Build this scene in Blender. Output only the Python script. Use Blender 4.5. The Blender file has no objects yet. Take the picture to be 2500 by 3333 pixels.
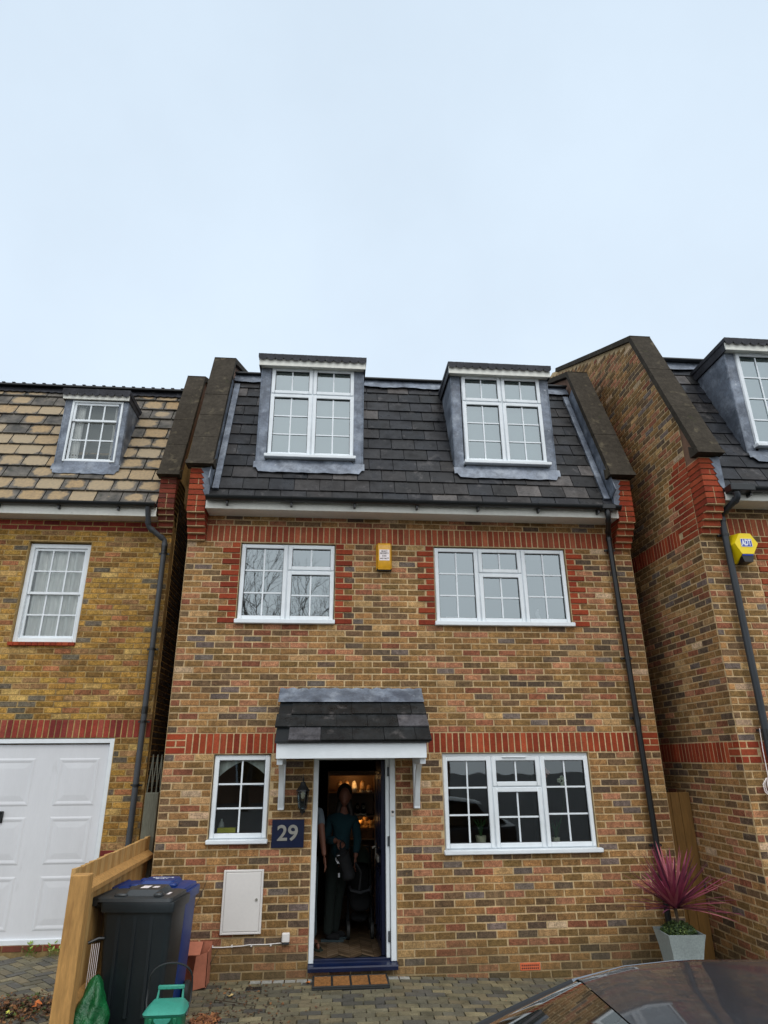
import bpy, math, random
from mathutils import Vector, Matrix, noise as mnoise
random.seed(7)
R = math.radians
sc = bpy.context.scene
col = sc.collection
rnd = random.uniform

# ---------------------------------------------------------------- colour
def lin(c):
    return tuple(((x/255)/12.92 if x/255 <= .04045 else ((x/255+.055)/1.055)**2.4) for x in c)
def A(r, g, b, k=1.12):
    return tuple(min(.92, v*k) for v in lin((r, g, b)))

# ---------------------------------------------------------------- materials
def new_mat(name):
    m = bpy.data.materials.new(name); m.use_nodes = True
    nt = m.node_tree; nt.nodes.clear()
    out = nt.nodes.new('ShaderNodeOutputMaterial')
    return m, nt, out
def node(nt, t, **kw):
    n = nt.nodes.new(t)
    for k, v in kw.items():
        if k in n.inputs: n.inputs[k].default_value = v
        else: setattr(n, k, v)
    return n
def noise_n(nt, co, scale, detail=3, rough=.55):
    n = node(nt, 'ShaderNodeTexNoise'); n.inputs['Scale'].default_value = scale
    n.inputs['Detail'].default_value = detail; n.inputs['Roughness'].default_value = rough
    nt.links.new(co, n.inputs['Vector']); return n.outputs['Fac']
def maprange(nt, f, a, b, c, d):
    n = node(nt, 'ShaderNodeMapRange'); n.inputs[1].default_value = a; n.inputs[2].default_value = b
    n.inputs[3].default_value = c; n.inputs[4].default_value = d
    nt.links.new(f, n.inputs[0]); return n.outputs[0]
def mixc(nt, f, a, b, mode='MIX'):
    n = node(nt, 'ShaderNodeMix', data_type='RGBA', blend_type=mode)
    for s, v in ((0, f), (6, a), (7, b)):
        if isinstance(v, (int, float)): n.inputs[s].default_value = v
        elif isinstance(v, tuple): n.inputs[s].default_value = (*v[:3], 1)
        else: nt.links.new(v, n.inputs[s])
    return n.outputs[2]
def pmat(name, base=(.5, .5, .5), rough=.6, attr=False, var=((8, .15),), bump=None, metal=0, spec=.5,
         second=None, coat=0, stretch=None, rvar=0, weather=0, nr=(.3, .7)):
    """principled surface; var: list of (scale, amount) brightness noises; second: (colour, scale, lo, hi) patches"""
    m, nt, out = new_mat(name)
    p = node(nt, 'ShaderNodeBsdfPrincipled')
    nt.links.new(p.outputs[0], out.inputs[0])
    tc = node(nt, 'ShaderNodeNewGeometry')
    co = tc.outputs['Position']
    if stretch:
        mp = node(nt, 'ShaderNodeMapping'); mp.inputs['Scale'].default_value = stretch
        nt.links.new(co, mp.inputs['Vector']); co = mp.outputs[0]
    if attr:
        a = node(nt, 'ShaderNodeAttribute', attribute_name='tint'); c = a.outputs['Color']
    else:
        c = node(nt, 'ShaderNodeRGB'); c.outputs[0].default_value = (*base, 1); c = c.outputs[0]
    for i, (s, am) in enumerate(var):
        f = noise_n(nt, co, s, 4)
        k = maprange(nt, f, nr[0], nr[1], 1-am, 1+am)
        g = node(nt, 'ShaderNodeCombineColor')
        for j in range(3): nt.links.new(k, g.inputs[j])
        c = mixc(nt, 1.0, c, g.outputs[0], 'MULTIPLY')
    if second:
        for (c2, s, lo, hi, mx) in second:
            f = noise_n(nt, co, s, 5, .65)
            c = mixc(nt, maprange(nt, f, lo, hi, 0, mx), c, c2)
    if weather:
        # rain streaks running down the wall, and a damp green-grey band above the ground
        mp = node(nt, 'ShaderNodeMapping'); mp.inputs['Scale'].default_value = (5, 5, .55); nt.links.new(tc.outputs['Position'], mp.inputs['Vector'])
        k = maprange(nt, noise_n(nt, mp.outputs[0], 1, 5, .6), .36, .64, 1-weather, 1+weather*.7)
        g = node(nt, 'ShaderNodeCombineColor')
        for j in range(3): nt.links.new(k, g.inputs[j])
        c = mixc(nt, 1.0, c, g.outputs[0], 'MULTIPLY')
        sx = node(nt, 'ShaderNodeSeparateXYZ'); nt.links.new(tc.outputs['Position'], sx.inputs[0])
        a = node(nt, 'ShaderNodeMath', operation='MULTIPLY_ADD'); nt.links.new(noise_n(nt, tc.outputs['Position'], 2.5, 4), a.inputs[0]); a.inputs[1].default_value = -.7; nt.links.new(sx.outputs[2], a.inputs[2])
        c = mixc(nt, maprange(nt, a.outputs[0], -.3, .12, .5, 0), c, A(74, 68, 46))
    nt.links.new(c, p.inputs['Base Color'])
    p.inputs['Roughness'].default_value = rough
    if rvar:
        nt.links.new(maprange(nt, noise_n(nt, co, 6, 4), .3, .7, max(.03, rough-rvar), min(1, rough+rvar)), p.inputs['Roughness'])
    p.inputs['Metallic'].default_value = metal
    p.inputs['Specular IOR Level'].default_value = spec
    p.inputs['Coat Weight'].default_value = coat
    p.inputs['Coat Roughness'].default_value = .04
    if bump:
        s, st, d = bump
        b = node(nt, 'ShaderNodeBump'); b.inputs['Strength'].default_value = st; b.inputs['Distance'].default_value = d
        nt.links.new(noise_n(nt, co, s, 5, .6), b.inputs['Height']); nt.links.new(b.outputs[0], p.inputs['Normal'])
    return m
def emis(name, c, s):
    m, nt, out = new_mat(name); e = node(nt, 'ShaderNodeEmission'); e.inputs[0].default_value = (*c, 1)
    e.inputs[1].default_value = s; nt.links.new(e.outputs[0], out.inputs[0]); return m
def glass_mat(name, tint, refl, waviness=.0006):
    """window glazing: tinted see-through pane with the double reflection of a sealed unit"""
    m, nt, out = new_mat(name)
    t = node(nt, 'ShaderNodeBsdfTransparent'); t.inputs[0].default_value = (*tint, 1)
    g = node(nt, 'ShaderNodeBsdfGlossy'); g.inputs['Roughness'].default_value = .015
    g.inputs[0].default_value = (.84, .94, .98, 1)
    tc = node(nt, 'ShaderNodeNewGeometry')
    b = node(nt, 'ShaderNodeBump'); b.inputs['Strength'].default_value = 1; b.inputs['Distance'].default_value = waviness
    nt.links.new(noise_n(nt, tc.outputs['Position'], 3.2, 1), b.inputs['Height'])
    nt.links.new(b.outputs[0], g.inputs['Normal'])
    fr = node(nt, 'ShaderNodeFresnel'); fr.inputs[0].default_value = 1.52
    k = maprange(nt, fr.outputs[0], .04, 1, refl, 1)
    mx = node(nt, 'ShaderNodeMixShader')
    nt.links.new(k, mx.inputs[0]); nt.links.new(t.outputs[0], mx.inputs[1]); nt.links.new(g.outputs[0], mx.inputs[2])
    nt.links.new(mx.outputs[0], out.inputs[0]); return m

M = {}
M['brick'] = pmat('brick', attr=True, rough=.88, var=((2.2, .05), (20, .24), (75, .30)), bump=(120, .5, .003), spec=.2, weather=.13, nr=(.38, .62),
                  second=[(A(66, 54, 44), 38, .60, .72, .6), (A(176, 138, 92), 17, .62, .78, .5), (A(190, 172, 150), 3.2, .66, .8, .35)])
M['redbrick'] = pmat('red_brick', attr=True, rough=.8, var=((9, .12), (60, .16)), bump=(120, .35, .002), spec=.25, weather=.10, nr=(.36, .64),
                     second=[(A(95, 50, 42), 30, .64, .78, .4)])
M['mortar'] = pmat('mortar', A(186, 162, 124), rough=.95, var=((3, .10), (40, .16)), spec=.2, weather=.13, nr=(.36, .64),
                   second=[(A(160, 134, 102), 1.1, .50, .66, .75)])
M['mortar_dark'] = pmat('aged_mortar', A(166, 140, 94), rough=.95, var=((3, .12), (40, .18)), spec=.2, weather=.13, nr=(.36, .64),
                        second=[(A(105, 88, 62), 1.4, .5, .65, .8)])
M['slate'] = pmat('slate_tile', attr=True, rough=.40, var=((2.5, .2), (9, .26), (60, .2)), bump=(60, .3, .003), spec=.20, rvar=.25, nr=(.36, .64),
                  second=[(A(104, 100, 99), 5.5, .58, .74, .55), (A(22, 22, 22), 9, .60, .72, .6), (A(150, 150, 148), 120, .76, .8, .5)])
M['lead'] = pmat('lead', A(98, 106, 118), rough=.5, var=((2.2, .22), (9, .22), (50, .12)), bump=(7, .5, .014), spec=.5, metal=.2, nr=(.36, .64),
                 second=[(A(150, 158, 168), 5, .50, .70, .7), (A(60, 66, 78), 3.2, .52, .66, .7), (A(190, 194, 198), 14, .66, .74, .6)])
M['lead_dark'] = pmat('weathered_lead', A(46, 47, 52), rough=.6, spec=.2, var=((5, .25), (30, .2)), bump=(9, .4, .01), nr=(.36, .64),
                      second=[(A(130, 132, 130), 8, .63, .75, .6)])
M['coping'] = pmat('concrete_coping', A(60, 55, 48), rough=.9, var=((2.5, .18), (20, .2), (90, .15)), bump=(50, .6, .006), spec=.1,
                   second=[(A(108, 100, 82), 6, .58, .72, .6), (A(150, 150, 140), 55, .70, .76, .55), (A(60, 72, 32), 3.5, .64, .75, .35)])
M['upvc'] = pmat('white_frame', A(222, 228, 232, 1.05), rough=.3, var=((3, .04), (14, .03)), spec=.5, second=[(A(150, 148, 138), 7, .66, .80, .35)])
M['paint'] = pmat('painted_timber', A(216, 216, 208, 1.05), rough=.5, var=((3, .05), (25, .05)), spec=.4,
                  second=[(A(90, 86, 78), 5, .68, .8, .6)])
M['garage'] = pmat('garage_door_paint', A(210, 212, 216, 1.05), rough=.4, var=((1.2, .05), (30, .015)), spec=.4, stretch=(2, 2, .5), second=[(A(150, 150, 148), 3.5, .64, .82, .3)])
M['black'] = pmat('black_plastic', A(24, 27, 29), rough=.32, var=((6, .15),), spec=.5)
M['greypipe'] = pmat('grey_plastic', A(62, 66, 71), rough=.45, var=((5, .15),), spec=.5)
M['darkpipe'] = pmat('faded_black_plastic', A(40, 45, 50), rough=.4, var=((2, .25),), spec=.5)
M['oak'] = pmat('interior_wood', A(120, 90, 58), rough=.5, var=((3, .15), (40, .15)), stretch=(1, 1, 1))
M['glass_up'] = glass_mat('upper_glazing', (.62, .70, .70), .32)
M['glass_low'] = glass_mat('lower_glazing', (.78, .86, .84), .13)
M['glass_old'] = glass_mat('sash_glazing', (.9, .93, .92), .08, .002)
M['blind'] = pmat('window_blind', A(150, 160, 154), rough=.9, var=((1.5, .05),))
M['curtain'] = pmat('curtain_cloth', A(240, 230, 226), rough=.95, var=((5, .12),), stretch=(6, 6, .6))
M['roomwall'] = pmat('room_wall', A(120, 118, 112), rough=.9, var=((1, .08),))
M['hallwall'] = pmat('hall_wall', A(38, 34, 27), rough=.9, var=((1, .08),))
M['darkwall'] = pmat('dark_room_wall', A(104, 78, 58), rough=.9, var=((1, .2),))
M['navy'] = pmat('navy_paint', A(12, 24, 54), rough=.3, var=((6, .2),), spec=.5, coat=.3)
M['doorpaint'] = pmat('dark_navy_paint', A(8, 16, 40), rough=.35, var=((6, .2),), spec=.4)
M['fencewood'] = pmat('fence_wood', A(172, 130, 74), rough=.8, var=((1.5, .12), (14, .2), (50, .12)), stretch=(3, 3, .35), bump=(30, .3, .003),
                      second=[(A(120, 84, 44), 2.2, .64, .74, .5)])
M['fencewood2'] = pmat('fence_wood_pale', A(186, 148, 92), rough=.8, var=((1.5, .12), (14, .2), (50, .12)), stretch=(3, 3, .35), bump=(30, .3, .003))
M['gatewood'] = pmat('gate_wood', A(118, 86, 40), rough=.75, var=((1.5, .15), (9, .2)), stretch=(6, 6, .5), bump=(30, .3, .003),
                     second=[(A(70, 42, 22), 9, .69, .73, .9)])
M['oldwood'] = pmat('weathered_wood', A(92, 92, 80), rough=.9, var=((1.5, .2), (20, .3)), stretch=(6, 6, .5), bump=(30, .5, .004))
M['paver'] = pmat('paver', attr=True, rough=.62, rvar=.15, var=((8, .15), (70, .25), (250, .15)), bump=(90, .6, .004), spec=.3,
                  second=[(A(60, 60, 46), 3.5, .50, .72, .6)])
M['grit'] = pmat('joint_grit', A(62, 58, 46), rough=1, var=((10, .3), (90, .4)), bump=(80, .8, .01), second=[(A(56, 66, 34), 3, .5, .65, .6)])
M['asphalt'] = pmat('asphalt', (.055, .055, .055), rough=.9, var=((3, .15), (150, .3)), bump=(200, .5, .004))
M['binblack'] = pmat('bin_plastic', A(27, 34, 38), rough=.42, var=((4, .12), (60, .06)), bump=(150, .1, .001), spec=.5)
M['binblue'] = pmat('blue_bin_plastic', A(22, 52, 114), rough=.4, var=((4, .12), (60, .06)), spec=.5)
M['binlid'] = pmat('bin_lid_plastic', A(50, 54, 56), rough=.4, var=((4, .15), (60, .1)), spec=.5)
M['teal'] = pmat('teal_plastic', A(56, 140, 122), rough=.45, var=((6, .12), (80, .1)), spec=.5)
M['green'] = pmat('green_plastic', A(22, 105, 75), rough=.45, var=((6, .12), (80, .08)), spec=.5)
M['bag'] = pmat('green_bag', A(14, 92, 48), rough=.3, var=((10, .3),), bump=(14, .9, .03), spec=.6)
M['terracotta'] = pmat('terracotta_card', A(170, 104, 80), rough=.8, var=((5, .12), (30, .08)))
M['coir'] = pmat('coir', A(124, 84, 44), rough=1, var=((30, .3), (200, .3)), bump=(200, .9, .006))
M['rubber'] = pmat('rubber', A(34, 36, 36), rough=.6, var=((20, .2),))
M['zinc'] = pmat('grey_pot', A(138, 148, 148), rough=.6, var=((4, .12), (60, .15)), bump=(90, .2, .002))
M['purple'] = pmat('cordyline_leaf', attr=True, rough=.45, var=((12, .2),), spec=.5)
M['leafgreen'] = pmat('foliage', attr=True, rough=.6, var=((20, .3),), spec=.4)
M['deadleaf'] = pmat('dead_leaf', attr=True, rough=.8, var=((30, .3),))
M['bark'] = pmat('bark', A(70, 60, 48), rough=.95, var=((8, .3),))
M['steel'] = pmat('brushed_steel', A(170, 168, 160), rough=.35, metal=.6, var=((20, .1),))
M['yellow'] = pmat('yellow_plastic', A(205, 150, 20), rough=.35, var=((14, .14),), second=[(A(130, 96, 22), 9, .6, .75, .5)])
M['adt'] = pmat('bright_yellow', A(250, 205, 15), rough=.35, var=((3, .03),))
M['sticker'] = pmat('sticker_white', A(232, 222, 220), rough=.5, var=((30, .03),))
M['ink'] = pmat('print_dark', A(60, 40, 40), rough=.6, var=((30, .1),))
M['inkblue'] = pmat('print_blue', A(30, 60, 165), rough=.4, var=((30, .05),))
M['inkwhite'] = pmat('print_white', A(225, 228, 235), rough=.5, var=((30, .05),))
M['box'] = pmat('meter_box_paint', A(226, 222, 218, 1.0), rough=.5, var=((2, .03), (30, .02)))
M['skin'] = pmat('skin', A(118, 78, 62), rough=.55, var=((30, .06),), spec=.4)
M['hair'] = pmat('dark_hair', A(34, 26, 20), rough=.6, var=((60, .3),))
M['tealcloth'] = pmat('teal_jacket', A(4, 44, 52), rough=.9, var=((12, .12),), bump=(20, .4, .006))
M['trouser'] = pmat('dark_green_cloth', A(20, 30, 27), rough=.95, var=((10, .15),), bump=(18, .4, .006))
M['greycloth'] = pmat('grey_cloth', A(100, 110, 118), rough=.95, var=((10, .1),), bump=(18, .4, .006))
M['bluegrey'] = pmat('slate_trousers', A(52, 66, 70), rough=.95, var=((10, .1),), bump=(18, .4, .006))
M['blackcloth'] = pmat('black_cloth', A(13, 15, 18), rough=.9, var=((12, .2),), bump=(18, .4, .006))
M['greencloth'] = pmat('dark_green_fabric', A(28, 40, 31), rough=.9, var=((10, .15),))
M['wicker'] = pmat('wicker', A(120, 84, 50), rough=.9, var=((40, .3),), bump=(90, .8, .006))
M['plush'] = pmat('plush', A(205, 160, 95), rough=1, var=((60, .2),), bump=(150, .8, .006))
M['shoetan'] = pmat('tan_leather', A(170, 130, 84), rough=.6, var=((20, .2),))
M['shoewhite'] = pmat('white_leather', A(225, 215, 195), rough=.5, var=((20, .1),))
M['floorwood'] = pmat('parquet', attr=True, rough=.35, var=((9, .2), (60, .15)))
M['carpaint'] = pmat('car_paint', (.026, .030, .037), rough=.4, spec=.3, var=((40, .12), (3, .1)), coat=.8, second=[((.12, .12, .12), 30, .60, .8, .35)])
M['carrail'] = pmat('roof_rail_satin', A(120, 126, 134), rough=.35, var=((20, .05),), metal=.5)
M['carglass'] = pmat('car_glass', (.012, .015, .014), rough=.03, var=((2, .1),), spec=1.0, coat=1)
M['carblack'] = pmat('car_trim', (.012, .012, .013), rough=.35, var=((10, .1),))
M['headlight'] = pmat('lamp_lens', (.6, .62, .65), rough=.08, var=((20, .1),), coat=1)
M['redlens'] = pmat('red_lens', (.3, .01, .01), rough=.1, var=((20, .1),), coat=1)
M['farwall'] = pmat('far_brick', A(112, 84, 66), rough=.9, var=((2, .2), (14, .2)))
M['fartile'] = pmat('far_roof', A(72, 58, 52), rough=.9, var=((2, .2), (14, .2)))
M['ceramic'] = pmat('cream_ceramic', A(215, 205, 180), rough=.4, var=((6, .05),))
M['lamp'] = emis('lamp_glow', (1.0, .62, .25), 14)
M['spot'] = emis('downlight_glow', (1.0, .7, .35), 20)

# left-house tiles: tan worn centre inside dark rim, by each tile's own 0-1 coordinates
def worn_tile():
    m, nt, out = new_mat('worn_tile')
    p = node(nt, 'ShaderNodeBsdfPrincipled'); nt.links.new(p.outputs[0], out.inputs[0])
    geo = node(nt, 'ShaderNodeNewGeometry'); co = geo.outputs['Position']
    at = node(nt, 'ShaderNodeAttribute', attribute_name='tint')
    uv = node(nt, 'ShaderNodeUVMap'); sx = node(nt, 'ShaderNodeSeparateXYZ'); nt.links.new(uv.outputs[0], sx.inputs[0])
    def edge(o):
        a = node(nt, 'ShaderNodeMath', operation='SUBTRACT'); nt.links.new(o, a.inputs[0]); a.inputs[1].default_value = .5
        b = node(nt, 'ShaderNodeMath', operation='ABSOLUTE'); nt.links.new(a.outputs[0], b.inputs[0])
        c = node(nt, 'ShaderNodeMath', operation='POWER'); nt.links.new(b.outputs[0], c.inputs[0]); c.inputs[1].default_value = 3.2
        return c.outputs[0]
    s = node(nt, 'ShaderNodeMath', operation='ADD'); nt.links.new(edge(sx.outputs[0]), s.inputs[0]); nt.links.new(edge(sx.outputs[1]), s.inputs[1])
    q = node(nt, 'ShaderNodeMath', operation='POWER'); nt.links.new(s.outputs[0], q.inputs[0]); q.inputs[1].default_value = 1/3.2
    n1 = noise_n(nt, co, 9, 5, .65)
    d = node(nt, 'ShaderNodeMath', operation='MULTIPLY_ADD'); nt.links.new(n1, d.inputs[0]); d.inputs[1].default_value = .55
    nt.links.new(q.outputs[0], d.inputs[2])
    d2 = node(nt, 'ShaderNodeMath', operation='ADD'); nt.links.new(d.outputs[0], d2.inputs[0])
    sp = node(nt, 'ShaderNodeSeparateColor'); nt.links.new(at.outputs['Color'], sp.inputs[0])
    nt.links.new(sp.outputs[0], d2.inputs[1])            # red channel: how far this tile has lost its face
    f = maprange(nt, d2.outputs[0], .76, .88, 1, 0)
    tan = mixc(nt, maprange(nt, noise_n(nt, co, 26, 4), .35, .7, 0, 1), A(158, 132, 94), A(128, 108, 80))
    tan = mixc(nt, sp.outputs[2], tan, A(150, 140, 120))
    dark = mixc(nt, maprange(nt, noise_n(nt, co, 7, 4), .35, .7, 0, 1), A(58, 56, 53), A(104, 98, 90))
    moss = mixc(nt, maprange(nt, noise_n(nt, co, 22, 4), .55, .7, 0, .8), dark, A(44, 48, 26))
    nt.links.new(mixc(nt, f, moss, tan), p.inputs['Base Color'])
    p.inputs['Roughness'].default_value = .75
    b = node(nt, 'ShaderNodeBump'); b.inputs['Strength'].default_value = .4; b.inputs['Distance'].default_value = .003
    nt.links.new(noise_n(nt, co, 60, 4), b.inputs['Height']); nt.links.new(b.outputs[0], p.inputs['Normal'])
    return m
M['worntile'] = worn_tile()

# ---------------------------------------------------------------- mesh builder
WO = {}                                   # world origin of each thing
class MB:
    def __init__(s): s.v = []; s.f = []; s.c = []; s.uv = []; s.m = []; s.mi = 0
    def add(s, vs, fs, c=(.5, .5, .5), uvs=None):
        o = len(s.v); s.v += [tuple(v) for v in vs]
        for i, f in enumerate(fs):
            s.f.append([o+k for k in f]); s.c.append(c); s.m.append(s.mi)
            s.uv.append(uvs[i] if uvs else None)
        return s
    def box(s, x0, x1, y0, y1, z0, z1, c=(.5, .5, .5)):
        return s.add([(x0, y0, z0), (x1, y0, z0), (x1, y1, z0), (x0, y1, z0), (x0, y0, z1), (x1, y0, z1), (x1, y1, z1), (x0, y1, z1)],
              [(0, 3, 2, 1), (4, 5, 6, 7), (0, 1, 5, 4), (1, 2, 6, 5), (2, 3, 7, 6), (3, 0, 4, 7)], c)
    def bbox(s, x0, x1, y0, y1, z0, z1, b=.006, c=(.5, .5, .5)):
        """box with chamfered edges"""
        xs = (x0, x1); ys = (y0, y1); zs = (z0, z1); V = []; idx = {}
        for i in (0, 1):
            for j in (0, 1):
                for k in (0, 1):
                    sx, sy, sz = (1, -1)[i], (1, -1)[j], (1, -1)[k]
                    for a in range(3):
                        p = [xs[i]+sx*b, ys[j]+sy*b, zs[k]+sz*b]; p[a] = (xs[i], ys[j], zs[k])[a]
                        idx[(i, j, k, a)] = len(V); V.append(p)
        F = []
        for i in (0, 1): F.append([idx[(i, j, k, 0)] for j, k in ((0, 0), (1, 0), (1, 1), (0, 1))])
        for j in (0, 1): F.append([idx[(i, j, k, 1)] for i, k in ((0, 0), (1, 0), (1, 1), (0, 1))])
        for k in (0, 1): F.append([idx[(i, j, k, 2)] for i, j in ((0, 0), (1, 0), (1, 1), (0, 1))])
        for i in (0, 1):
            for j in (0, 1): F.append([idx[(i, j, 0, 0)], idx[(i, j, 1, 0)], idx[(i, j, 1, 1)], idx[(i, j, 0, 1)]])
        for i in (0, 1):
            for k in (0, 1): F.append([idx[(i, 0, k, 0)], idx[(i, 1, k, 0)], idx[(i, 1, k, 2)], idx[(i, 0, k, 2)]])
        for j in (0, 1):
            for k in (0, 1): F.append([idx[(0, j, k, 1)], idx[(1, j, k, 1)], idx[(1, j, k, 2)], idx[(0, j, k, 2)]])
        for i in (0, 1):
            for j in (0, 1):
                for k in (0, 1): F.append([idx[(i, j, k, a)] for a in range(3)])
        cen = Vector(((x0+x1)/2, (y0+y1)/2, (z0+z1)/2)); G = []
        for f in F:
            P = [Vector(V[q]) for q in f]; n = (P[1]-P[0]).cross(P[2]-P[0])
            if n.dot(sum(P, Vector())/len(P)-cen) < 0: f = f[::-1]
            G.append(f)
        return s.add(V, G, c)
    def prism(s, poly, a0, a1, axis='x', c=(.5, .5, .5)):
        """poly: list of 2-D points; extruded along axis. x: (y,z)  y: (x,z)  z: (x,y)"""
        def P(p, a):
            return {'x': (a, p[0], p[1]), 'y': (p[0], a, p[1]), 'z': (p[0], p[1], a)}[axis]
        n = len(poly); V = [P(p, a0) for p in poly]+[P(p, a1) for p in poly]
        F = [list(range(n)), list(range(2*n-1, n-1, -1))]+[[i, i+n, (i+1) % n+n, (i+1) % n] for i in range(n)]
        # orient outwards
        ar = sum(poly[i][0]*poly[(i+1) % n][1]-poly[(i+1) % n][0]*poly[i][1] for i in range(n))
        flip = (ar > 0) == (a1 > a0)
        if axis == 'y': flip = not flip
        if not flip: F = [f[::-1] for f in F]
        return s.add(V, F, c)
    def tube(s, pts, r, n=10, c=(.5, .5, .5), closed=False):
        pts = [Vector(p) for p in pts]; rs = r if isinstance(r, (list, tuple)) else [r]*len(pts)
        V = []; prev = None
        for i, p in enumerate(pts):
            if closed: t = pts[(i+1) % len(pts)]-pts[i-1]
            else: t = pts[min(i+1, len(pts)-1)]-pts[max(i-1, 0)]
            t.normalize()
            if prev is None: u = t.orthogonal().normalized()
            else:
                u = prev-t*prev.dot(t)
                u = u.normalized() if u.length > 1e-6 else t.orthogonal().normalized()
            prev = u; w = t.cross(u)
            V += [p+(u*math.cos(2*math.pi*k/n)+w*math.sin(2*math.pi*k/n))*rs[i] for k in range(n)]
        F = []; m = len(pts)
        for i in range(m if closed else m-1):
            j = (i+1) % m
            for k in range(n): F.append((i*n+k, i*n+(k+1) % n, j*n+(k+1) % n, j*n+k))
        if not closed: F += [tuple(range(n))[::-1], tuple(range((m-1)*n, m*n))]
        return s.add(V, F, c)
    def lathe(s, prof, cx, cy, n=24, axis='z', c=(.5, .5, .5), base=0):
        V = []; F = []; m = len(prof)
        for (r, h) in prof:
            for k in range(n):
                a = 2*math.pi*k/n; p = (r*math.cos(a), r*math.sin(a), h)
                V.append({'z': (cx+p[0], cy+p[1], base+p[2]), 'y': (cx+p[0], base+p[2], cy+p[1]), 'x': (base+p[2], cx+p[0], cy+p[1])}[axis])
        for i in range(m-1):
            for k in range(n): F.append((i*n+k, i*n+(k+1) % n, (i+1)*n+(k+1) % n, (i+1)*n+k))
        F += [tuple(range(n))[::-1], tuple(range((m-1)*n, m*n))]
        return s.add(V, F, c)
    def ball(s, cx, cy, cz, rx, ry, rz, n=14, m=10, c=(.5, .5, .5)):
        prof = []
        V = [(cx, cy, cz-rz)]
        for i in range(1, m):
            a = -math.pi/2+math.pi*i/m
            for k in range(n):
                b = 2*math.pi*k/n; V.append((cx+rx*math.cos(a)*math.cos(b), cy+ry*math.cos(a)*math.sin(b), cz+rz*math.sin(a)))
        V.append((cx, cy, cz+rz)); F = []
        for k in range(n): F.append((0, 1+(k+1) % n, 1+k))
        for i in range(m-2):
            for k in range(n): F.append((1+i*n+k, 1+i*n+(k+1) % n, 1+(i+1)*n+(k+1) % n, 1+(i+1)*n+k))
        o = 1+(m-2)*n
        for k in range(n): F.append((o+k, o+(k+1) % n, len(V)-1))
        return s.add(V, F, c)
    def build(s, name, mats, parent=None, smooth=False, origin=None):
        o = WO[parent.name] if parent else Vector(origin if origin is not None else (0, 0, 0))
        me = bpy.data.meshes.new(name)
        me.from_pydata([tuple(Vector(v)-o) for v in s.v], [], s.f)
        mats = mats if isinstance(mats, (list, tuple)) else [mats]
        for q in mats: me.materials.append(M[q] if isinstance(q, str) else q)
        me.polygons.foreach_set('material_index', s.m)
        ca = me.attributes.new('tint', 'FLOAT_COLOR', 'FACE')
        buf = []
        for c in s.c: buf += [c[0], c[1], c[2], 1]
        ca.data.foreach_set('color', buf)
        if any(s.uv):
            ul = me.uv_layers.new(name='UVMap'); b = []
            for i, f in enumerate(s.f):
                u = s.uv[i] or [(0, 0)]*len(f)
                for q in u: b += [q[0], q[1]]
            ul.data.foreach_set('uv', b)
        if smooth:
            me.polygons.foreach_set('use_smooth', [True]*len(s.f))
            if smooth != 'all': me.set_sharp_from_angle(angle=R(38))
        me.update()
        ob = bpy.data.objects.new(name, me); col.objects.link(ob)
        if parent: ob.parent = parent; WO[ob.name] = o
        else: ob.location = o; WO[ob.name] = o.copy()
        return ob
def tag(o, label, cat, group=None, kind=None):
    if label: o['label'] = label
    if cat: o['category'] = cat
    if group: o['group'] = group
    if kind: o['kind'] = kind
    return o
def thing(name, loc, label, cat, group=None):
    o = bpy.data.objects.new(name, None); col.objects.link(o); o.location = loc
    o.empty_display_size = .1; WO[o.name] = Vector(loc)
    return tag(o, label, cat, group)
def text_mb(mb, s, x, y, z, size, depth=.002, face='front', width=None, bold=0, align='CENTER'):
    """adds lettering in the X-Z plane at y (facing -Y); face 'top': in the X-Y plane at z"""
    cu = bpy.data.curves.new('t', 'FONT'); cu.body = s; cu.size = size; cu.align_x = align; cu.align_y = 'CENTER'
    cu.extrude = depth/2; cu.offset = bold
    ob = bpy.data.objects.new('t', cu); col.objects.link(ob)
    dg = bpy.context.evaluated_depsgraph_get(); me = bpy.data.meshes.new_from_object(ob.evaluated_get(dg))
    xs = [v.co.x for v in me.vertices]; sx = 1
    if width and xs and max(xs) > min(xs): sx = width/(max(xs)-min(xs))
    V = []
    for v in me.vertices:
        a, b, c = v.co.x*sx, v.co.y, v.co.z
        V.append((x+a, y-c, z+b) if face == 'front' else (x+a, y+b, z+c))
    mb.add(V, [list(p.vertices) for p in me.polygons])
    bpy.data.objects.remove(ob); bpy.data.meshes.remove(me); bpy.data.curves.remove(cu)
    return mb

# ---------------------------------------------------------------- ground
def gz(x, y):
    """height of the paved ground"""
    z = .022
    if x > 2.6: z -= min(x-2.6, 4.5)*.042
    if x < -.1: z += min(-.1-x, 1)*.055
    if y < -1.5: z += min(-1.5-y, 8)*.02
    return z
g = MB(); xs = [-60, -30, -14, -8, -5]+[i*.5 for i in range(-9, 20)]+[12, 18, 30, 60]
ys = [-90, -60, -40, -24, -16, -12, -9.5]+[i*.5 for i in range(-18, 5)]+[4, 8, 16, 40, 80]
for y in ys:
    for x in xs: g.v.append((x, y, gz(x, y)-.03))
n = len(xs)
for j in range(len(ys)-1):
    for i in range(n-1):
        g.f.append([j*n+i, j*n+i+1, (j+1)*n+i+1, (j+1)*n+i]); g.c.append((.1, .1, .1)); g.uv.append(None)
        near = -9 < ys[j] < 2 and -5 <= xs[i] < 9
        g.m.append(0 if near else 1)
tag(g.build('ground', ['grit', 'asphalt']), None, None, kind='structure')
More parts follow.
